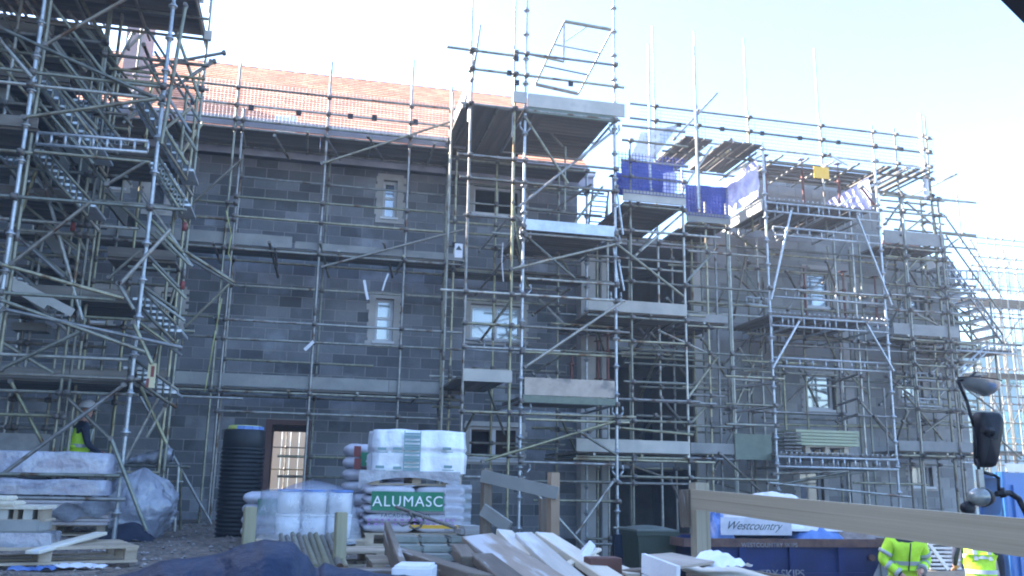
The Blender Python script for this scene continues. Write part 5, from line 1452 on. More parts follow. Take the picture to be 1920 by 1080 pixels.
# --- short timber posts, laid tubes
for (px, w_, y0, Y, lab) in ((471, .085, 950, 6.9, 'short greenish post left of the laid tubes'), (641, .085, 960, 7.2, 'short greenish post right of the laid tubes')):
    p = at(px, y0, Y); z0_ = gz_(p.x, Y)-.15
    o = box('timber_post', (p.x, Y, (p.z+z0_)/2), (w_, w_, p.z-z0_), None, TIMBG, (R(1.5), R(-1), .2)); o.data = o.data.copy(); bevel_scale(o, .006); tag(o, lab, 'post')
for k in range(10):
    u = k/9
    A_ = at(527+u*98, 1004+3*math.sin(k*2), 9.3); B_ = at(545+u*104, 1066+3*math.sin(k*3), 6.7)
    o = tube('scaffold_tube', A_, B_, None, GALV, .026)
    tag(o, 'loose scaffold tube lying side by side in the row between the two short posts', 'tube', 'scaffold tubes laid on the ground')
for k, Yb in enumerate((7.2, 8.9)):
    a = at(520, 1020, Yb); b = at(645, 1020, Yb); zz_ = gz_(0, Yb); zt_ = (at(580, 1004, 9.3).z if k else at(590, 1056, 7.1).z)-.035
    tag(box('bearer', ((a.x+b.x)/2, Yb, (zz_+zt_)/2), (b.x-a.x, .10, zt_-zz_+.02), None, TIMBD), ('timber bearer under the near ends of the laid tubes', 'timber bearer under the far ends of the laid tubes')[k], 'timber')

# --- tarpaulin heap in the foreground
TPm = MB()
def sil(px):
    pts = [(190, 1084), (230, 1078), (330, 1052), (400, 1044), (470, 1026), (500, 1019), (545, 1021), (575, 1045), (592, 1068), (610, 1058), (650, 1068), (720, 1079), (800, 1092)]
    for (a, b) in zip(pts[:-1], pts[1:]):
        if a[0] <= px <= b[0]: t = (px-a[0])/(b[0]-a[0]); t = t*t*(3-2*t); return a[1]+(b[1]-a[1])*t
    return 1090
def tarp(u, v):
    px = 180+620*u
    crest = at(px, sil(px), 4.6)
    yy = 3.4+2.3*v
    k = math.exp(-((yy-4.6)/.65)**2)
    base = -.72
    x = crest.x*(yy/4.6)**.35
    z = base+(crest.z-base)*k if yy < 4.6 else base+(crest.z-base)*math.exp(-((yy-4.6)/.4)**2)
    n_ = noise.noise(Vector((x*2.4, yy*2.4, 5)))*.07+(.35-abs(noise.noise(Vector((x*3.5+yy*2, yy*1.2, 8)))))*.16+(.3-abs(noise.noise(Vector((x*8, yy*5+x*3, 2)))))*.05
    return Vector((x, yy, z+n_*(.45 if abs(yy-4.6) < .15 else 1)*(.6)))
TPm.grid(tarp, 150, 80)
tag(TPm.build('tarpaulin', TARP, None, loc=(-.8, 4.6, 0)), 'crumpled navy tarpaulin over a heap in the foreground at the bottom left', 'tarpaulin')

# --- timber pile in the centre foreground
mat('greyer_plank', (.40, .37, .32), (.55, .51, .45), rough=.75, scale=1.0, stretch=(12, 12, 1.0), bump=.3, bscale=30, bdist=.004, spot=(.62, .62, .64), spot_scale=1.1, spot_at=.55)
plank('wide brown frosted beam, the leftmost big one of the foreground timber pile', at(896, 1012, 6.3), at(1030, 1105, 4.3), .22, .07, mat('frosted_beam_wood', (.26, .20, .15), (.38, .32, .26), rough=.75, scale=1.0, stretch=(12, 12, 1.0), spot=(.50, .49, .49), spot_scale=1.0, spot_at=.50), roll=-.12)
plank('pale plank reaching highest at the back of the foreground timber pile', at(945, 999, 6.7), at(1052, 1112, 4.5), .12, .05, TIMBP, roll=.08)
plank('long pale board, left of the two lying side by side on the timber pile', at(982, 1004, 6.3), at(1092, 1106, 4.2), .125, .045, MATS['greyer_plank'], roll=-.06)
plank('long pale board, right of the two lying side by side on the timber pile', at(1020, 1004, 6.4), at(1172, 1104, 4.25), .135, .045, TIMBP, roll=.05)
plank('weathered brown plank crossing behind the white polystyrene block', at(742, 1034, 6.4), at(905, 1088, 4.6), .16, .06, TIMBD, roll=.1)
plank('short pale offcut crossing under the right side of the timber pile', at(1000, 1020, 6.5), at(1052, 1026, 6.5), .1, .08, TIMBP)
plank('dark plank standing nearly upright on edge left of the timber pile', at(725, 1000, 6.6), at(755, 1085, 5.0), .04, .16, TIMBD)
plank('red-brown beam lying at the right of the timber pile', at(1100, 1062, 4.9), at(1160, 1062, 4.9), .12, .10, REDT)
plank('grey lower plank under the left end of the frosted beam', at(905, 1045, 5.4), at(960, 1092, 4.5), .15, .05, TIMBD)
plank('pale thin lath at the right of the pile pointing at the wheelie bin', at(1100, 1040, 5.6), at(1190, 1078, 5.0), .10, .02, TIMBP)
plank('white offcut sticking up right of the timber pile', at(1088, 1054, 5.2), at(1104, 1026, 5.5), .08, .05, POLY, roll=.8)
o = slab('polystyrene_block', 'white polystyrene block at the bottom edge in front of the timber pile', 745, 822, 1062, 1110, 4.6, .28, POLY, 'block', -.25)
# support heap of rough timber under the pile
for k in range(9):
    px = 700+k*52; Y = 5.4+.3*math.sin(k*2.1)
    p = at(px, 1075, Y)
    plank(('rough dark batten underneath the timber pile, end number hidden in shadow' if False else 'rough dark batten lying in the shadowed heap under the foreground timber pile'), p+Vector((-.35, .25*math.sin(k), -.03*(k % 3))), p+Vector((.4, -.3*math.cos(k*1.7), .02)), .12, .06, TIMBD, group='rough battens under the timber pile')
plank('narrow tan batten lying across the middle of the fanned pale planks', at(930, 1052, 5.4), at(1075, 1040, 5.6), .05, .04, TIMB)
plank('narrow pale lath slanting the other way on the fanned planks', at(1120, 1030, 5.5), at(1010, 1088, 4.7), .06, .02, TIMBP)
plank('short brown block of wood wedged left of the frosted beam', at(862, 1032, 5.8), at(880, 1056, 5.3), .10, .08, TIMBD)

hq = MB()
hq.grid(lambda u, v: Vector((-.6+3.4*u, 3.2+3.6*v, -.75+.98*math.sin(min(1, max(0, u))*PI)**.5*math.sin(v*PI)**.6*.75+.06*noise.noise(Vector((u*9, v*9, 4))))), 50, 40)
ho2 = hq.build('spoil_heap', GROUND, None, loc=(1, 5, -.7)); tag(ho2, 'low heap of mud and rubble under the foreground timber pile', 'spoil heap')
# kerb stones
KS = []
for r_ in range(3):
    for k in range(3):
        p = at(740+k*52+r_*4, 1002+r_*17, 8.0-r_*.25)
        o = box('kerb_stone', (p.x+.08, p.y, p.z-.04), (.235, .34, .065), None, STONEG, (0, 0, random.uniform(-.05, .05))); o.data = o.data.copy(); bevel_scale(o, .018)
        tag(o, '%s kerb stone, %s in its row, stacked in front of the green-labelled bags' % (('topmost', 'middle layer', 'lowest layer')[r_], ('leftmost', 'middle', 'rightmost')[k]), 'kerb stone', 'stacked kerb stones')
p = at(880, 996, 8.0); o = box('grey_slab', (p.x, p.y, p.z), (.22, .3, .10), None, MORTAR, (0, 0, .1)); o.data = o.data.copy(); bevel_scale(o, .03); tag(o, 'pale grey rounded slab right of the kerb stones', 'slab')
_, _ = pallet('pallet under the stacked kerb stones', (at(800, 1040, 8.0).x, 8.0), 0, 1.0, .8, z=at(790, 1056, 7.8).z-.12)
_, _ = pallet('low pallet in shade left of the kerb stones', (at(700, 1030, 9.0).x, 9.2), .2, .9, .7, z=gz_(at(700, 1030, 9.0).x, 9.2))
# rusty tool resting on the stones
RT = thing('rusty_bar', 'rusty bar with bent hooks resting across the kerb stones before the bags', 'tool', at(800, 975, 8.1))
tube('bar', at(742, 950, 8.2), at(855, 990, 7.8), RT, COUP, .016)
for px, py in ((768, 972), (790, 978)):
    q = MB(); P = [at(px, py-12, 8.0), at(px+5, py-2, 8.0), at(px-2, py+10, 8.0), at(px-14, py+14, 8.0), at(px-22, py+8, 8.0)]
    for a, b in zip(P[:-1], P[1:]): q.bar(a, b, .010, 6)
    q.build('hook', COUP, RT)
box('yellow_batten', at(825, 988, 8.1), (.55, .05, .03), None, YEL); bo = COL.objects[-1] if False else [o for o in COL.objects if o.name.startswith('yellow_batten')][0]; tag(bo, 'yellow batten lying under the rusty bar', 'batten')

# --- middle timber barrier
MFt = thing('timber_barrier', 'weathered timber post and rail barrier behind the foreground timber pile', 'barrier', at(975, 1000, 7.4))
def boxab(name, A, B, w_, t_, par, mt, upv=Vector((0, 0, 1))):
    A = Vector(A); B = Vector(B); d = B-A; L = d.length; d = d.normalized(); sx = d.cross(upv).normalized(); up = sx.cross(d)
    M = Matrix((sx, up, d)).transposed(); 
    if M.determinant() < 0: M = Matrix((-sx, up, d)).transposed()
    o = link(name, unit_box(mt)); place(o, Matrix.LocRotScale((A+B)/2, M.to_quaternion(), Vector((t_, w_, L))), par); return o
def vpost(name, px, y0, Y, zb_, w_, par, mt, ang=0.):
    p = at(px, y0, Y); o = link(name, unit_box(mt)); place(o, Matrix.LocRotScale(Vector((p.x, Y, (p.z+zb_)/2)), Matrix.Rotation(ang, 3, 'Z').to_quaternion(), Vector((w_, w_, p.z-zb_))), par); return o
vpost('post', 913, 878, 7.4, -.3, .075, MFt, TIMBD, .2); vpost('post', 1038, 886, 7.1, -.3, .075, MFt, mat('brown_post', (.26, .18, .12), (.36, .26, .18), rough=.8, scale=2), .2)
vpost('post', 1020, 935, 7.3, -.3, .07, MFt, TIMBD)
boxab('rail', at(903, 892, 7.36), at(1046, 925, 7.04), .10, .035, MFt, TOE); boxab('rail', at(905, 955, 7.36), at(955, 990, 7.2), .10, .035, MFt, TOE)

# --- near timber barrier on the right
NB = thing('timber_barrier', 'new pale softwood post and long rail barrier in the right foreground', 'barrier', at(1310, 1000, 4.9))
vpost('post', 1311, 905, 6.68, -1.1, .115, NB, TIMB, .0)
RA = at(1301, 936, 6.6); RBp = at(1920, 1008, 3.17); RC = RA+(RBp-RA)*1.22
boxab('rail', RA, RC, .15, .045, NB, TIMB)
boxab('offcut', at(1284, 918, 6.75), at(1288, 988, 6.75), .085, .05, NB, TIMBD, Vector((1, 0, 0)))
boxab('brace', at(1290, 1068, 6.5), at(1480, 1100, 5.0), .12, .04, NB, TIMBD)
q = MB()
dR_ = (RBp-RA).normalized(); nR = dR_.cross(Vector((0, 0, 1))).normalized()
if nR.y > 0: nR = -nR
for t_, dz_ in ((.12, -.02), (.33, .03), (.52, -.03), (.72, .035), (.85, -.01)):
    c0 = RA.lerp(RBp, t_)+nR*.0225+Vector((0, 0, dz_)); q.bar(c0, c0+nR*.002, .011, 10)
q.build('knot', mat('dark_knot', (.10, .07, .045)), NB)
# white slotted crate and boards under it
CR = thing('slotted_crate', 'white-painted slotted crate in front of the near barrier post', 'crate', at(1245, 1075, 4.5))
a = at(1206, 1048, 4.3); b = at(1272, 1085, 4.05)
d_ = Vector((b.x-a.x, b.y-a.y, 0)); 
boxab('side', at(1206, 1049, 4.4), at(1272, 1074, 4.05), .06, .02, CR, POLY); boxab('side', at(1206, 1066, 4.4), at(1272, 1092, 4.05), .04, .02, CR, POLY); boxab('side', at(1206, 1090, 4.4), at(1272, 1118, 4.05), .07, .02, CR, POLY)
q = MB(); q.v += [tuple(at(1207, 1040, 4.42)), tuple(at(1275, 1062, 4.07)), tuple(at(1340, 1052, 4.5)), tuple(at(1260, 1036, 5.0))]
q.v += [(v[0], v[1], v[2]-.012) for v in q.v[:4]]
for f in ([0, 1, 2, 3], [7, 6, 5, 4], [0, 4, 5, 1], [1, 5, 6, 2], [2, 6, 7, 3], [3, 7, 4, 0]): q.f.append(f); q.m.append(0); q.sm.append(False); q.t.append(.5)
q.build('lid', PLY, CR)
plank('wide pale board with frosted edge lying right of the slotted crate', at(1330, 1066, 4.9), at(1500, 1120, 3.9), .34, .025, TIMBP, roll=.0)
q = MB(); c0 = at(1345, 1055, 4.6)
q.grid(lambda u, v: c0+Vector(((u-.5)*.30+.02*math.sin(v*9), (v-.5)*.2, .07*math.sin(u*PI)*math.sin(v*PI)+.03*noise.noise(Vector((u*6, v*6, 1)))-.01)), 24, 16)
tag(q.build('plastic_bag', WRAP, None, loc=c0), 'crumpled white plastic bag on the boards behind the near barrier post', 'bag')

# --- wheelie bin
wbx = at(1216, 1020, 13.0); WY = 13.0; zbn = gz_(wbx.x, WY)
WB = thing('wheelie_bin', 'dark green wheelie bin standing between hoist tower leg and blue skip', 'bin', (wbx.x, WY, zbn))
zT = at(1222, 996, WY-.3).z; w2 = .30
q = MB()
q.v += [(wbx.x-w2*.8, WY-.28, zbn+.05), (wbx.x+w2*.8, WY-.28, zbn+.05), (wbx.x+w2*.8, WY+.3, zbn+.05), (wbx.x-w2*.8, WY+.3, zbn+.05),
        (wbx.x-w2, WY-.36, zT), (wbx.x+w2, WY-.36, zT), (wbx.x+w2, WY+.36, zT), (wbx.x-w2, WY+.36, zT)]
for f in ((0, 3, 2, 1), (4, 5, 6, 7), (0, 1, 5, 4), (1, 2, 6, 5), (2, 3, 7, 6), (3, 0, 4, 7)): q.f.append(list(f)); q.m.append(0); q.sm.append(False); q.t.append(.5)
q.box(wbx.x-w2-.03, wbx.x+w2+.03, WY-.39, WY+.39, zT-.06, zT-.002)
q.build('body', BINM, WB)
q = MB(); q.grid(lambda u, v: Vector((wbx.x-w2-.035+(2*w2+.07)*u, WY-.40+.82*v, zT+.004+.07*math.sin(u*PI)**.5*math.sin(v*PI)**.4)), 12, 10); q.box(wbx.x-w2-.03, wbx.x+w2+.03, WY-.39, WY+.4, zT+.001, zT+.02); q.build('lid', BINL, WB)
q = MB(); q.bar((wbx.x-w2, WY+.45, zT-.04), (wbx.x+w2, WY+.45, zT-.04), .016, 8); q.build('handle', BINM, WB)
for sx_ in (-1, 1): q = MB(); q.bar((wbx.x+sx_*(w2-.04), WY+.28, zbn+.11), (wbx.x+sx_*(w2+.02), WY+.28, zbn+.11), .11, 16); q.build('wheel', BLKM, WB)
# small cart/frame left of the bin
q_ = thing('bin_frame', 'dark steel cage frame just left of the wheelie bin', 'frame', at(1170, 1040, 13.9))
a = at(1150, 990, 13.9); b = at(1192, 990, 13.9)
for x in (a.x, b.x): tube('upright', (x, 13.9, gz_(x, 13.9)), (x, 13.9, a.z), q_, BLKM, .02)
tube('rail', a, Vector((b.x, 13.9, a.z)), q_, GALV, .022)
box('panel', ((a.x+b.x)/2, 13.95, a.z-.45), (b.x-a.x, .02, .7), q_, NAVY)

# --- skip
SKX0, SKX1 = at(1286, 1015, 12.2).x, at(1668, 1015, 12.2).x
SKY0, SKY1 = 12.2, 13.4; SZ1 = at(1480, 1012, 12.2).z; SZ0 = gz_((SKX0+SKX1)/2, 13)
SK = thing('skip', 'dark blue builders skip with rusty rim, loaded, behind the near barrier', 'skip', ((SKX0+SKX1)/2, 13, SZ0))
q = MB(); ins = .75; t_ = .03
def trap(y): return [(SKX0, y, SZ1), (SKX1, y, SZ1), (SKX1-ins, y, SZ0), (SKX0+ins, y, SZ0)]
for (ya, yb) in ((SKY0, SKY0+t_), (SKY1-t_, SKY1)):
    A_ = trap(ya); B_ = trap(yb); bs = len(q.v); q.v += A_+B_
    for f in ((0, 1, 2, 3), (7, 6, 5, 4), (0, 4, 5, 1), (1, 5, 6, 2), (2, 6, 7, 3), (3, 7, 4, 0)): q.f.append([bs+i for i in f][::-1]); q.m.append(0); q.sm.append(False); q.t.append(.5)
for (xt, xb_) in ((SKX0, SKX0+ins), (SKX1, SKX1-ins)):
    s_ = 1 if xt == SKX0 else -1
    bs = len(q.v); q.v += [(xt, SKY0+.031, SZ1), (xt, SKY1-.031, SZ1), (xb_, SKY1-.031, SZ0), (xb_, SKY0+.031, SZ0)]; q.v += [(v[0]+s_*.03, v[1], v[2]) for v in q.v[bs:bs+4]]
    for f in ((0, 1, 2, 3), (7, 6, 5, 4), (0, 4, 5, 1), (1, 5, 6, 2), (2, 6, 7, 3), (3, 7, 4, 0)): q.f.append([bs+i for i in f]); q.m.append(0); q.sm.append(False); q.t.append(.5)
q.box(SKX0+ins, SKX1-ins, SKY0, SKY1, SZ0, SZ0+.03)
q.build('body', SKIPB, SK)
q = MB(); q.box(SKX0-.03, SKX1+.03, SKY0-.06, SKY0-.002, SZ1-.10, SZ1+.015); q.box(SKX0-.03, SKX1+.03, SKY1+.002, SKY1+.06, SZ1-.1, SZ1+.015)
q.box(SKX0-.06, SKX0-.031, SKY0-.06, SKY1+.06, SZ1-.1, SZ1+.015); q.box(SKX1+.031, SKX1+.06, SKY0-.06, SKY1+.06, SZ1-.1, SZ1+.015); q.build('rim', SKIPR, SK)
for x in (SKX0+.85, (SKX0+SKX1)/2, SKX1-.85): q = MB(); q.box(x-.05, x+.05, SKY0-.05, SKY0-.003, SZ0+.02, SZ1-.102); q.build('rib', SKIPB, SK)
q = MB(); q.box(SKX0+.45, SKX1-.45, SKY0-.045, SKY0-.004, SZ1-.52, SZ1-.46); q.build('band', SKIPB, SK)
for sx_, xx in ((1, SKX0+.35), (-1, SKX1-.35)):
    for yy in (SKY0-.03, SKY1+.03): q = MB(); q.bar((xx, yy-.05, SZ1-.25), (xx, yy+.05, SZ1-.25), .045, 10); q.build('lug', SKIPR, SK)
text_mesh('lettering', 'WESTCOUNTRY SKIPS', .085, INKW, SK, (at(1392, 1018, 12.1).x, SKY0-.068, at(1392, 1026, 12.1).z), (1, 0, 0), (0, 0, 1), spacing=1.05).data.materials[0] = mat('worn_white_print', (.03, .035, .06), (.30, .31, .34), rough=.7, scale=6)
text_mesh('lettering', 'COUNTRY SKIPS', .17, MATS['worn_white_print'], SK, (at(1512, 1080, 12.1).x, SKY0-.06, at(1455, 1082, 12.1).z-.02), (1, 0, 0), (0, 0, 1), spacing=.95, align='RIGHT')
# hand-lettered board on the skip
a = at(1352, 970, 12.1); b = at(1486, 1004, 12.1)
HB = thing('hand_lettered_board', 'white board with black handwriting propped on the skip rim', 'sign', ((a.x+b.x)/2, 12.12, b.z))
box('board', ((a.x+b.x)/2, 12.12, (a.z+b.z)/2), (b.x-a.x, .012, a.z-b.z), HB, mat('lilac_white_board', (.36, .38, .46), (.52, .54, .62), rough=.5, scale=5))
text_mesh('handwriting', 'Westcountry', .165, INKD, HB, (a.x+.06, 12.108, b.z+.08), (1, 0, -.015), (0, 0, 1), shear=.6, spacing=.98, ext=.0008)
# skip load
def mound(name, label, px0, px1, ytop, ybase, Y, dep, mt, cat, seed=0, rough_=.1):
    a = at(px0, ybase, Y); b = at(px1, ybase, Y); zt_ = at((px0+px1)/2, ytop, Y).z
    q = MB()
    q.grid(lambda u, v: Vector((a.x+(b.x-a.x)*u, Y-dep/2+dep*v, a.z-.05+(zt_-a.z+.05)*(math.sin(u*PI)**.55)*(math.sin(v*PI)**.5)+rough_*noise.noise(Vector((u*7+seed, v*5, seed)))*math.sin(u*PI)*math.sin(v*PI)*2)), 46, 22)
    return tag(q.build(name, mt, None, loc=a), label, cat)
mound('waste_sheet', 'white crumpled plastic heaped on top of the skip load', 1345, 1545, 926, 985, 12.9, 1.1, POLY, 'plastic waste', 2, .08)
mound('waste_bag', 'blue waste bag at the left end of the skip load', 1318, 1366, 958, 1018, 12.6, .7, TUBB, 'waste bag', 5)
mound('waste_bag', 'long blue waste sheet at the right of the handwritten board in the skip', 1475, 1580, 978, 1020, 12.55, .6, TUBB, 'waste bag', 8)
mound('rubble_heap', 'grey brown rubble filling the right end of the skip', 1560, 1650, 995, 1020, 13.0, 1.2, RUB, 'rubble', 11)
mound('waste_sheet', 'torn white film hanging over the right end of the handwritten board', 1440, 1500, 955, 984, 12.5, .3, WRAP, 'plastic waste', 14)

# insulation sheets on the loading bay's lowest deck
IN = thing('insulation_stack', 'stack of pale green insulation sheets on a pallet on the lowest loading deck', 'board stack', at(1550, 838, 16.4))
zI0 = at(1550, 836, 16.4).z; zI1 = at(1550, 806, 16.4).z; a = at(1493, 820, 16.4); b = at(1612, 820, 16.4)
for k in range(5): box('sheet', ((a.x+b.x)/2+random.uniform(-.02, .02), 16.9, zI0+(zI1-zI0)*(k+.5)/5), (b.x-a.x, .95, (zI1-zI0)/5-.012), IN, INSUL)
_, _ = pallet('pallet under the pale green insulation sheets on the lowest loading deck', ((a.x+b.x)/2, 16.9), 0, 1.0, .9, z=zI0-.15)
FR = thing('frame_pack', 'bundle of dark steel frames stacked left of the pale green insulation', 'bundle', at(1475, 838, 16.5))
for k in range(6):
    z = at(1475, 846, 16.5).z+.07*k
    for yy in (16.3, 16.7): tube('frame_tube', (at(1460, 830, 16.5).x, yy, z), (at(1492, 830, 16.5).x, yy, z), FR, COUP, .02)

# --- blue container at the right edge
CXa, CXb = at(1893, 980, 11.3), at(1843, 980, 13.2)
BC = thing('storage_container', 'bright blue steel container at the right edge behind lamp and mirror', 'container', (CXa.x, CXa.y, -1.2))
zc1 = at(1893, 886, 11.3).z
p0 = Vector((CXa.x, 11.3, 0)); p1 = Vector((CXb.x, 13.2, 0)); dR = Vector((.97, .1, 0))
p2 = p1+dR*3; p3 = p0+dR*3
q = MB()
for z in (-1.25, zc1): q.v += [(p.x, p.y, z) for p in (p0, p1, p2, p3)]
for f in ((0, 3, 2, 1), (4, 5, 6, 7), (0, 1, 5, 4), (1, 2, 6, 5), (2, 3, 7, 6), (3, 0, 4, 7)): q.f.append(list(f)[::-1]); q.m.append(0); q.sm.append(False); q.t.append(.5)
q.build('body', CONTB, BC)
dd = (p1-p0).normalized(); nn_ = Vector((-dd.y, dd.x, 0));
if nn_.dot(Vector((-1, -1, 0))) < 0: nn_ = -nn_
q = MB(); 
for t in (.02, .98): c_ = p0.lerp(p1, t)+nn_*.02; q.obox((c_.x, c_.y, (zc1-1.25)/2), dd*.05, nn_*.02, Vector((0, 0, (zc1+1.25)/2)))
q.obox((p0+p1)/2+nn_*.02+Vector((0, 0, zc1-.03)), dd*(p1-p0).length/2, nn_*.02, Vector((0, 0, .04))); q.build('frame', CONTB, BC)
for k in range(9):
    c_ = p0.lerp(p0+dR*3, (k+.5)/9); q = MB(); q.obox((c_.x, c_.y-.02, (zc1-1.25)/2), dR*.06, Vector((0, .018, 0)), Vector((0, 0, (zc1+1.0)/2-.05))); q.build('corrugation', CONTB, BC)
o_ = text_mesh('lettering', 'CABOFF', .17, INKW, BC, p1.lerp(p0, .18)+nn_*.045+Vector((0, 0, at(1870, 946, 12.5).z)), -dd, (0, 0, 1))
q = MB()
c_ = p0+dR*.9+Vector((0, -.03, zc1+.07)); q.obox(c_, dR*.9, Vector((0, .01, 0)), Vector((0, 0, .06))); q.build('top_rail', POLY, BC)

# --- things between the two workers
PK = thing('sheet_stack', 'stack of grey sheets and a leaning frame between the two workers', 'stack', at(1765, 1060, 11.4))
p = at(1762, 1060, 11.4)
for k in range(8): box('sheet', (p.x+random.uniform(-.03, .03), 11.6, gz_(p.x, 11.6)+.9+.055*k), (.5, .6, .03), PK, ALU)
box('base', (p.x+.1, 11.6, gz_(p.x, 11.6)+.44), (.9, .7, .86), PK, PLY)
boxab('strut', at(1742, 1020, 11.1), at(1778, 1068, 11.1), .05, .02, PK, ALU); boxab('strut', at(1774, 1028, 11.6), at(1772, 1080, 11.6), .10, .03, PK, mat('pink_timber', (.5, .34, .3), (.6, .42, .36), rough=.8)); boxab('strut', at(1872, 1040, 11.6), at(1868, 1085, 11.6), .08, .03, PK, MATS['pink_timber'])
boxab('strut', at(1798, 1026, 11.6), at(1796, 1080, 11.6), .06, .03, PK, MATS['pink_timber'])

# ------------------------------------------------------------------ near machine (mirrors and work lamp reach in from the right)
MC = thing('site_dumper', 'dark machine at the right edge, only its mirrors and work lamp in view', 'machine', (4.4, 3.2, -1.2))
MY = 3.8
def P(px, py, dy=0): return at(px, py, MY+dy)
q = MB()
def mirror(u, v):
    a = u*2*PI; cx, sy = math.cos(a), math.sin(a); rr = (abs(cx)**7+abs(sy)**7)**(-1/7)
    w_ = .060+.012*(-sy*rr)*(-1)
    lx = rr*cx*w_; lz = rr*sy*.135
    d = {0: 0, 1: .0}.get(0)
    k = [1, 1, .96, .8, 0][min(4, int(v*4+.001))]; yy = [0.03, 0, -.018, -.036, -.045][min(4, int(v*4+.001))]
    c_ = P(1852, 824)
    return Vector((c_.x+lx*k+lz*.15, c_.y+yy, c_.z+lz*k))
q.grid(mirror, 40, 4, closed_u=True)
mo = q.build('mirror', BLKM, MC)
q = MB(); c_ = P(1852, 824); q.obox((c_.x, c_.y+.034, c_.z), Vector((.055, 0, 0)), Vector((0, .003, 0)), Vector((.008, 0, .12))); q.build('mirror_glass', CHROME, mo)
q = MB(); pts = [P(1796, 714), P(1812, 750), P(1826, 800), P(1832, 860), P(1836, 884), P(1862, 890), P(1872, 896), P(1873, 922)]
for a, b in zip(pts[:-1], pts[1:]): q.bar(a, b, .008, 8)
q.build('mirror_arm', BLKM, MC)
q = MB(); q.bar(P(1828, 806)+Vector((0, -.05, 0)), P(1845, 810)+Vector((0, -.045, 0)), .014, 8, r2=.03); q.build('mirror_clamp', BLKM, MC)
q = MB(); c_ = P(1838, 713)
def bowl(u, v):
    a = u*2*PI; b_ = v*PI/2
    return Vector((c_.x+.105*math.cos(a)*math.cos(b_), c_.y+.07*math.sin(a)*math.cos(b_), c_.z-.08*math.sin(b_)*.9-.02*math.cos(a)*.4))
q.grid(bowl, 30, 8, closed_u=True); bo_ = q.build('round_mirror', mat('smoked_mirror', (.25, .27, .28), (.4, .42, .42), rough=.15, metal=.6), MC)
q = MB(); q.grid(lambda u, v: Vector((c_.x+.112*math.cos(u*2*PI)*(1-v), c_.y+.075*math.sin(u*2*PI)*(1-v), c_.z+.004+.012*v-.008*math.cos(u*2*PI))), 30, 3, closed_u=True); q.build('rim', BLKM, bo_)
q = MB(); q.bar(P(1796, 714), P(1838, 706), .007, 8); q.bar(P(1812, 714), P(1830, 698), .012, 8, r2=.004); q.build('mirror_arm', BLKM, MC)
# work lamp
LPp = P(1842, 932)
ax = Vector((-1, -.35, 0)).normalized()
HL = MB()
def revolve(mb, c_, ax_, prof, n=24, mi=0):
    qn = ax_.to_track_quat('Z', 'Y')
    bs = len(mb.v)
    for (h, r_) in prof:
        for i in range(n): t = 2*PI*i/n; mb.v.append(tuple(c_+qn @ Vector((r_*math.cos(t), r_*math.sin(t)*.92, h))))
    for j in range(len(prof)-1):
        for i in range(n):
            i2 = (i+1) % n; mb.f.append([bs+j*n+i, bs+j*n+i2, bs+(j+1)*n+i2, bs+(j+1)*n+i]); mb.m.append(mi); mb.sm.append(True); mb.t.append(.5)
revolve(HL, LPp, ax, [(-.06, .0), (-.06, .02), (-.045, .04), (-.01, .05), (.012, .052), (.014, .045)])
hl = HL.build('headlamp', BLKM, MC)
q = MB(); revolve(q, LPp, ax, [(.012, .05), (.05, .047), (.075, .035), (.086, .018), (.09, 0.001)]); q.build('lens', LAMPG, hl)
q = MB(); q.bar(P(1868, 926), P(1893, 924), .014, 10); q.bar(P(1893, 924), P(1910, 935), .014, 10); q.bar(P(1910, 935), P(1925, 965), .014, 10); q.bar(P(1925, 965), P(1960, 1100), .014, 10); q.bar(P(1876, 915), P(1882, 932), .016, 8); q.build('lamp_arm', BLKM, MC)
q = MB(); revolve(q, P(1815, 952), Vector((0, -1, .2)).normalized(), [(-.03, .0), (-.02, .03), (.01, .034), (.02, .02), (.02, 0.001)]); q.build('indicator', BLKM, MC)
q = MB(); q.obox(P(1838, 900), Vector((.014, 0, 0)), Vector((0, .01, 0)), Vector((0, 0, .05))); q.build('bracket', GALV, MC)
# bodywork out of frame plus the canopy edge that cuts the top right corner
q = MB(); q.box(4.75, 6.6, 1.2, 3.4, -1.0, .35); q.build('body', CONTB, MC)
for yy in (1.6, 3.0): q = MB(); q.bar((4.7, yy, -.85), (5.05, yy, -.85), .38, 20); q.build('wheel', BLKM, MC)
K_ = [atz(1868, -8, 2.6), atz(1960, 84, 2.6), atz(2250, 60, 2.6), atz(2200, -300, 2.6), atz(1868-60, -70, 2.6)]
q = MB(); n_ = len(K_); q.v += [tuple(p) for p in K_]+[(p.x, p.y, p.z+.07) for p in K_]
q.f += [list(range(n_)), list(range(2*n_-1, n_-1, -1))]+[[i, i+n_, (i+1) % n_+n_, (i+1) % n_] for i in range(n_)]
q.m += [0]*(n_+2); q.sm += [False]*(n_+2); q.t += [.5]*(n_+2)
q.build('canopy', BLKM, MC)
q = MB(); q.bar((5.2, 3.2, .35), K_[2]+Vector((-.05, -.1, .02)), .03, 8); q.bar((6.3, 2.0, .35), K_[2]+Vector((.3, -.6, .02)), .03, 8); q.build('canopy_post', BLKM, MC)

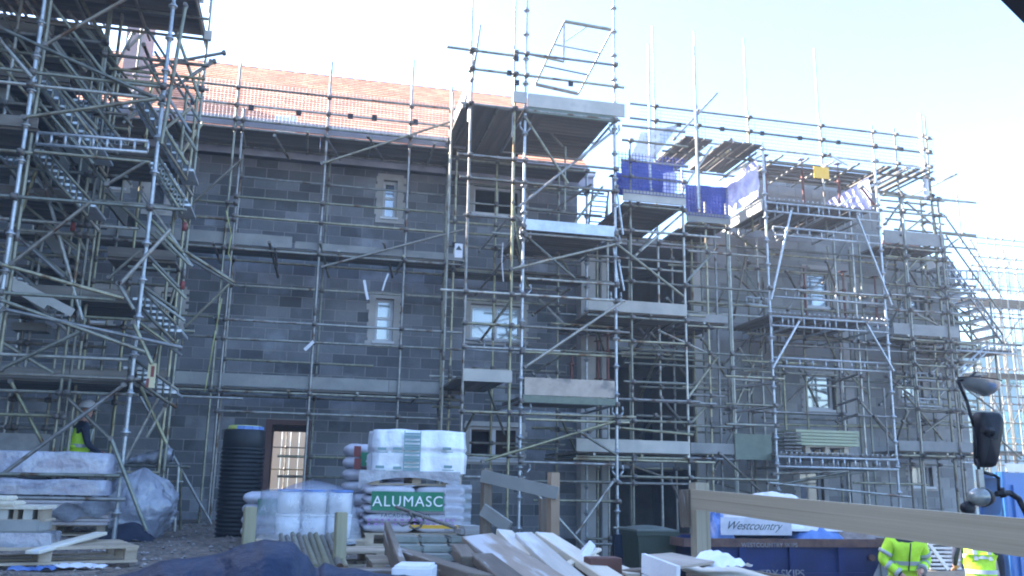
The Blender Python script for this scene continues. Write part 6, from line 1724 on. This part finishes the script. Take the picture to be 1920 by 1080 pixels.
# ------------------------------------------------------------------ PEOPLE
def skinned(name, verts, edges, radii, sub=2, root=0):
    me = bpy.data.meshes.new(name); me.from_pydata(verts, edges, [])
    o = bpy.data.objects.new('tmp_'+name, me); COL.objects.link(o)
    md = o.modifiers.new('skin', 'SKIN'); md.use_smooth_shade = True
    for i, r_ in enumerate(radii):
        sv = me.skin_vertices[0].data[i]; sv.radius = r_ if isinstance(r_, tuple) else (r_, r_); sv.use_root = (i == root)
    m2 = o.modifiers.new('s', 'SUBSURF'); m2.levels = sub; m2.render_levels = sub
    dg = bpy.context.evaluated_depsgraph_get()
    out = bpy.data.meshes.new_from_object(o.evaluated_get(dg)); out.name = name
    bpy.data.objects.remove(o)
    return out
def person(label, loc, rz, jacket, lean=0., armL=None, armR=None, helmet=True, sleeves=None, look=0., glove=None, hgt=1.0):
    """local frame: x right, y forward, z up"""
    t = thing('person', label, 'person', loc); t.rotation_euler = (0, 0, rz)
    def L(x, y, z):    # lean the upper body forward about the hips
        if z > .95: dz_ = z-.95; return (x, y+dz_*math.sin(lean), .95+dz_*math.cos(lean))
        return (x, y, z)
    V_ = []; E_ = []; Rr_ = []
    def add(p, r_, par=None):
        V_.append(p); Rr_.append(r_); i = len(V_)-1
        if par is not None: E_.append((par, i))
        return i
    pel = add((0, 0, .95), (.155, .12)); wa = add(L(0, .0, 1.10), (.145, .11), pel); chs = add(L(0, .0, 1.30), (.165, .12), wa); ub = add(L(0, -.005, 1.43), (.13, .10), chs)
    nk = add(L(0, .005, 1.52), .055, ub); hd0 = add(L(0, .02, 1.585), (.066, .075), nk); hd1 = add(L(0, .02, 1.66), (.076, .092), hd0); hd2 = add(L(0, .012, 1.725), (.062, .075), hd1)
    hands = []
    for s, arm in ((-1, armL), (1, armR)):
        sh = add(L(s*.17, 0, 1.42), .065, ub)
        e_, w_ = arm if arm else ((s*.25, -.02, 1.13), (s*.27, .06, .88))
        el = add(L(*e_), .047, sh); wr = add(L(*w_), .032, el); hands.append((Vector(L(*w_)), (Vector(L(*w_))-Vector(L(*e_))).normalized(), s, el, wr))
        hp_ = Vector(L(*w_))+(Vector(L(*w_))-Vector(L(*e_))).normalized()*.085
        pm = add(tuple(hp_), (.036, .02), wr)
        hip = add((s*.095, 0, .86), .088, pel); kn = add((s*.10, .02, .49), .058, hip); an = add((s*.10, -.01, .10), .042, kn); ft = add((s*.11, .14, .045), (.042, .03), an)
    body = skinned('body', V_, E_, Rr_, 2)
    body.materials.append(SKIN); body.materials.append(NAVY); body.materials.append(BLKM)
    for p_ in body.polygons:
        z = p_.center.z; p_.material_index = 0; p_.use_smooth = True
        c0 = Vector(p_.center)
        nh = min((c0-h[0]-h[1]*.07).length for h in hands)
        if z < .13: p_.material_index = 2
        elif (c0-Vector(L(0, .01, 1.64))).length < .16: p_.material_index = 0
        elif nh < .085: p_.material_index = 0
        else: p_.material_index = 1
    bo = link('body', body, t)
    # fingers: five short chains per hand, joined into the body mesh
    fm = MB()
    for (w_, d, s, _, _) in hands:
        side = d.cross(Vector((0, 1, 0)) if abs(d.y) < .8 else Vector((1, 0, 0))).normalized(); pal = side.cross(d)
        base = w_+d*.11
        for k, ln in enumerate((.062, .072, .067, .052)):
            a = base+side*(-.028+k*.0185)*s; b = a+d*ln*.55+pal*.008; c_ = b+d*ln*.35+pal*.022
            fm.bar(a-d*.03, b, .0092, 8, r2=.0085); fm.bar(b, c_, .0085, 8, r2=.0065)
        a = w_+d*.05-side*s*.028; b = a+d*.035-side*s*.022; fm.bar(a, b, .0115, 8, r2=.010); fm.bar(b, b+d*.03+pal*.008, .010, 8, r2=.007)
    # face: nose, eyes, ears, mouth
    hc = Vector(L(0, .02, 1.65)); Fw = Vector((0, math.cos(lean), -math.sin(lean)*1.0)); Uw = Vector((0, math.sin(lean), math.cos(lean)))
    fm.bar(hc+Fw*.085+Uw*.02, hc+Fw*.112-Uw*.012, .008, 6, r2=.014)
    for s in (-1, 1):
        fm.bar(hc+Vector((s*.03, 0, 0))+Fw*.078+Uw*.018, hc+Vector((s*.03, 0, 0))+Fw*.088+Uw*.018, .011, 8, mi=2)
        fm.bar(hc+Vector((s*.074, 0, 0))-Fw*.0+Uw*.02, hc+Vector((s*.09, 0, 0))-Fw*.012-Uw*.0, .016, 8, r2=.02)
    fm.bar(hc+Vector((-.022, 0, 0))+Fw*.088-Uw*.04, hc+Vector((.022, 0, 0))+Fw*.088-Uw*.04, .005, 6, mi=1)
    me2 = bpy.data.meshes.new('x'); me2.from_pydata(fm.v, [], fm.f)
    bm = bmesh.new(); bm.from_mesh(body); n0 = len(bm.faces); bm.from_mesh(me2); bm.faces.ensure_lookup_table()
    mi_ = fm.m
    for i in range(n0, len(bm.faces)): bm.faces[i].material_index = {0: 0, 1: 1, 2: 2}[mi_[i-n0]]; bm.faces[i].smooth = True
    bm.to_mesh(body); bm.free()
    # jacket / waistcoat
    V2 = [L(0, 0, .80), L(0, 0, .95), L(0, 0, 1.10), L(0, 0, 1.30), L(0, -.005, 1.43)]; E2 = [(0, 1), (1, 2), (2, 3), (3, 4)]
    R2 = [(.178, .15), (.182, .15), (.178, .142), (.195, .152), (.14, .12)]
    if sleeves:
        for (w_, d, s, _, _), arm in zip(hands, (armL, armR)):
            e_ = Vector(L(*(arm[0] if arm else (s*.25, -.02, 1.13))))
            i = len(V2); V2 += [L(s*.17, 0, 1.41), tuple(e_), tuple(w_-d*.02)]; R2 += [.088, .068, .055]; E2 += [(4, i), (i, i+1), (i+1, i+2)]
    jm = skinned('jacket', V2, E2, R2, 2, 1); jm.materials.append(jacket)
    for p_ in jm.polygons: p_.use_smooth = True
    if not sleeves: pass
    jo = link('jacket' if sleeves else 'waistcoat', jm, t)
    # reflective bands
    def band(cz, rx, ry, h=.05):
        q = MB(); q.grid(lambda u, v: Vector(L(rx*math.cos(u*2*PI), ry*math.sin(u*2*PI), cz+h*v)), 28, 1, closed_u=True); return q
    for cz in (.93, 1.12):
        q = band(cz, .190, .158); me = q.build('reflective_band', GREYR, None); me.parent = t
    if sleeves:
        for (w_, d, s, _, _), arm in zip(hands, (armL, armR)):
            e_ = Vector(L(*(arm[0] if arm else (s*.25, -.02, 1.13)))); dd_ = (w_-e_).normalized()
            for tt in (.35, .8):
                c_ = e_.lerp(w_, tt); q = MB(); q.bar(c_-dd_*.022, c_+dd_*.022, .068-.01*tt, 16); me = q.build('reflective_band', GREYR, None); me.parent = t
            sh_ = Vector(L(s*.17, 0, 1.41)); c_ = sh_.lerp(e_, .6); d3 = (e_-sh_).normalized(); q = MB(); q.bar(c_-d3*.022, c_+d3*.022, .082, 16); me = q.build('reflective_band', GREYR, None); me.parent = t
    else:
        for s in (-1, 1):
            q = MB(); q.obox(Vector(L(s*.085, .138, 1.25)), Vector((.022, 0, 0)), Vector((0, .012, 0)), Vector(L(0, 0, 1.95))-Vector(L(0, 0, 1.80))); me = q.build('reflective_band', GREYR, None); me.parent = t
            q = MB(); q.obox(Vector(L(s*.085, -.142, 1.25)), Vector((.022, 0, 0)), Vector((0, .012, 0)), Vector(L(0, 0, 1.95))-Vector(L(0, 0, 1.80))); me = q.build('reflective_band', GREYR, None); me.parent = t
    q = MB(); q.obox(Vector(L(0, .155, 1.15)), Vector((.006, 0, 0)), Vector((0, .006, 0)), Vector(L(0, 0, 1.95))-Vector(L(0, 0, 1.70))); me = q.build('zip', NAVY, None); me.parent = t
    if glove is not None:
        w_, d, s, _, _ = hands[glove]; q = MB(); q.bar(w_-d*.03, w_+d*.12, .045, 12, r2=.05); me = q.build('glove', GLOVE, None); me.parent = t
    hc2 = Vector(L(0, .01, 1.70))
    q = MB()
    if helmet:
        def hm_(u, v):
            a = u*2*PI
            if v < .3: k = v/.3; r_ = 1.28-.2*k; zz = .0+.01*k; fx = 1+(.28 if math.sin(a) > 0 else .02)*(1-k)*abs(math.sin(a))
            else: k = (v-.3)/.7; r_ = 1.08*math.cos(k*PI/2); zz = .01+.125*math.sin(k*PI/2); fx = 1
            p_ = Vector((.098*r_*math.cos(a), 0, 0)); return hc2+p_+Fw*(.118*r_*math.sin(a)*fx)+Uw*zz
        q.grid(hm_, 28, 12, closed_u=True); me = q.build('helmet', HELM, None); me.parent = t
    else:
        def hr_(u, v):
            a = u*2*PI; b_ = v*PI/2
            return hc2-Fw*.012-Uw*.02+Vector((.086*math.cos(a)*math.cos(b_), 0, 0))+Fw*(.102*math.sin(a)*math.cos(b_))+Uw*(.088*math.sin(b_)-(.05 if math.sin(a) < 0 else 0)*(1-v))
        q.grid(hr_, 24, 8, closed_u=True); me = q.build('hair', mat('dark_hair', (.02, .014, .01), rough=.7) if 'dark_hair' not in MATS else MATS['dark_hair'], None); me.parent = t
    return t
P1 = at(146, 800, 14.3)
person('worker in white helmet and yellow hi-vis waistcoat stooping behind the left wrapped stack', (P1.x, 14.3, gz_(P1.x, 14.3)+.02), R(-65), HIVIS, lean=.12,
       armL=((-.25, .10, 1.18), (-.16, .32, 1.08)), armR=((.26, .08, 1.16), (.14, .34, 1.02)), glove=1)
p_ = at(1690, 1040, 9.9); person('worker in yellow hi-vis jacket with bent arms, stooping behind the rail right of the skip', (p_.x, 9.9, gz_(p_.x, 9.9)), R(165), HIVIS, helmet=False, lean=.36, sleeves=True,
       armL=((-.27, -.02, 1.16), (-.12, .22, 1.06)), armR=((.29, .05, 1.18), (.10, .22, 1.0)))
p_ = at(1838, 1040, 10.0); person('worker in yellow hi-vis waistcoat over navy sleeves, nearest the blue container', (p_.x, 10.0, gz_(p_.x, 10.0)), R(-20), HIVIS, helmet=False, lean=.36,
       armL=((-.26, .03, 1.17), (-.22, .25, 1.02)))
p_ = at(1726, 1040, 10.9); person('worker in dark navy jacket just behind the bent-armed hi-vis worker', (p_.x, 11.1, gz_(p_.x, 11.1)), R(40), NAVY, helmet=False, lean=.42, sleeves=True)
# ------------------------------------------------------------------ HAZE
hz = MB(); hz.box(-30, 60, -12, 95, -3.6, 16)
HZM = bpy.data.materials.new('air_haze'); HZM.use_nodes = True
nt = HZM.node_tree; nt.nodes.remove(nt.nodes['Principled BSDF'])
pv = nt.nodes.new('ShaderNodeVolumePrincipled'); pv.inputs['Color'].default_value = (.78, .88, 1, 1); pv.inputs['Density'].default_value = .0026
nt.links.new(pv.outputs[0], nt.nodes['Material Output'].inputs['Volume'])
hzo = hz.build('haze', HZM); hzo['kind'] = 'stuff'; hzo['label'] = 'pale bright haze hanging over the site'
bpy.context.view_layer.update()
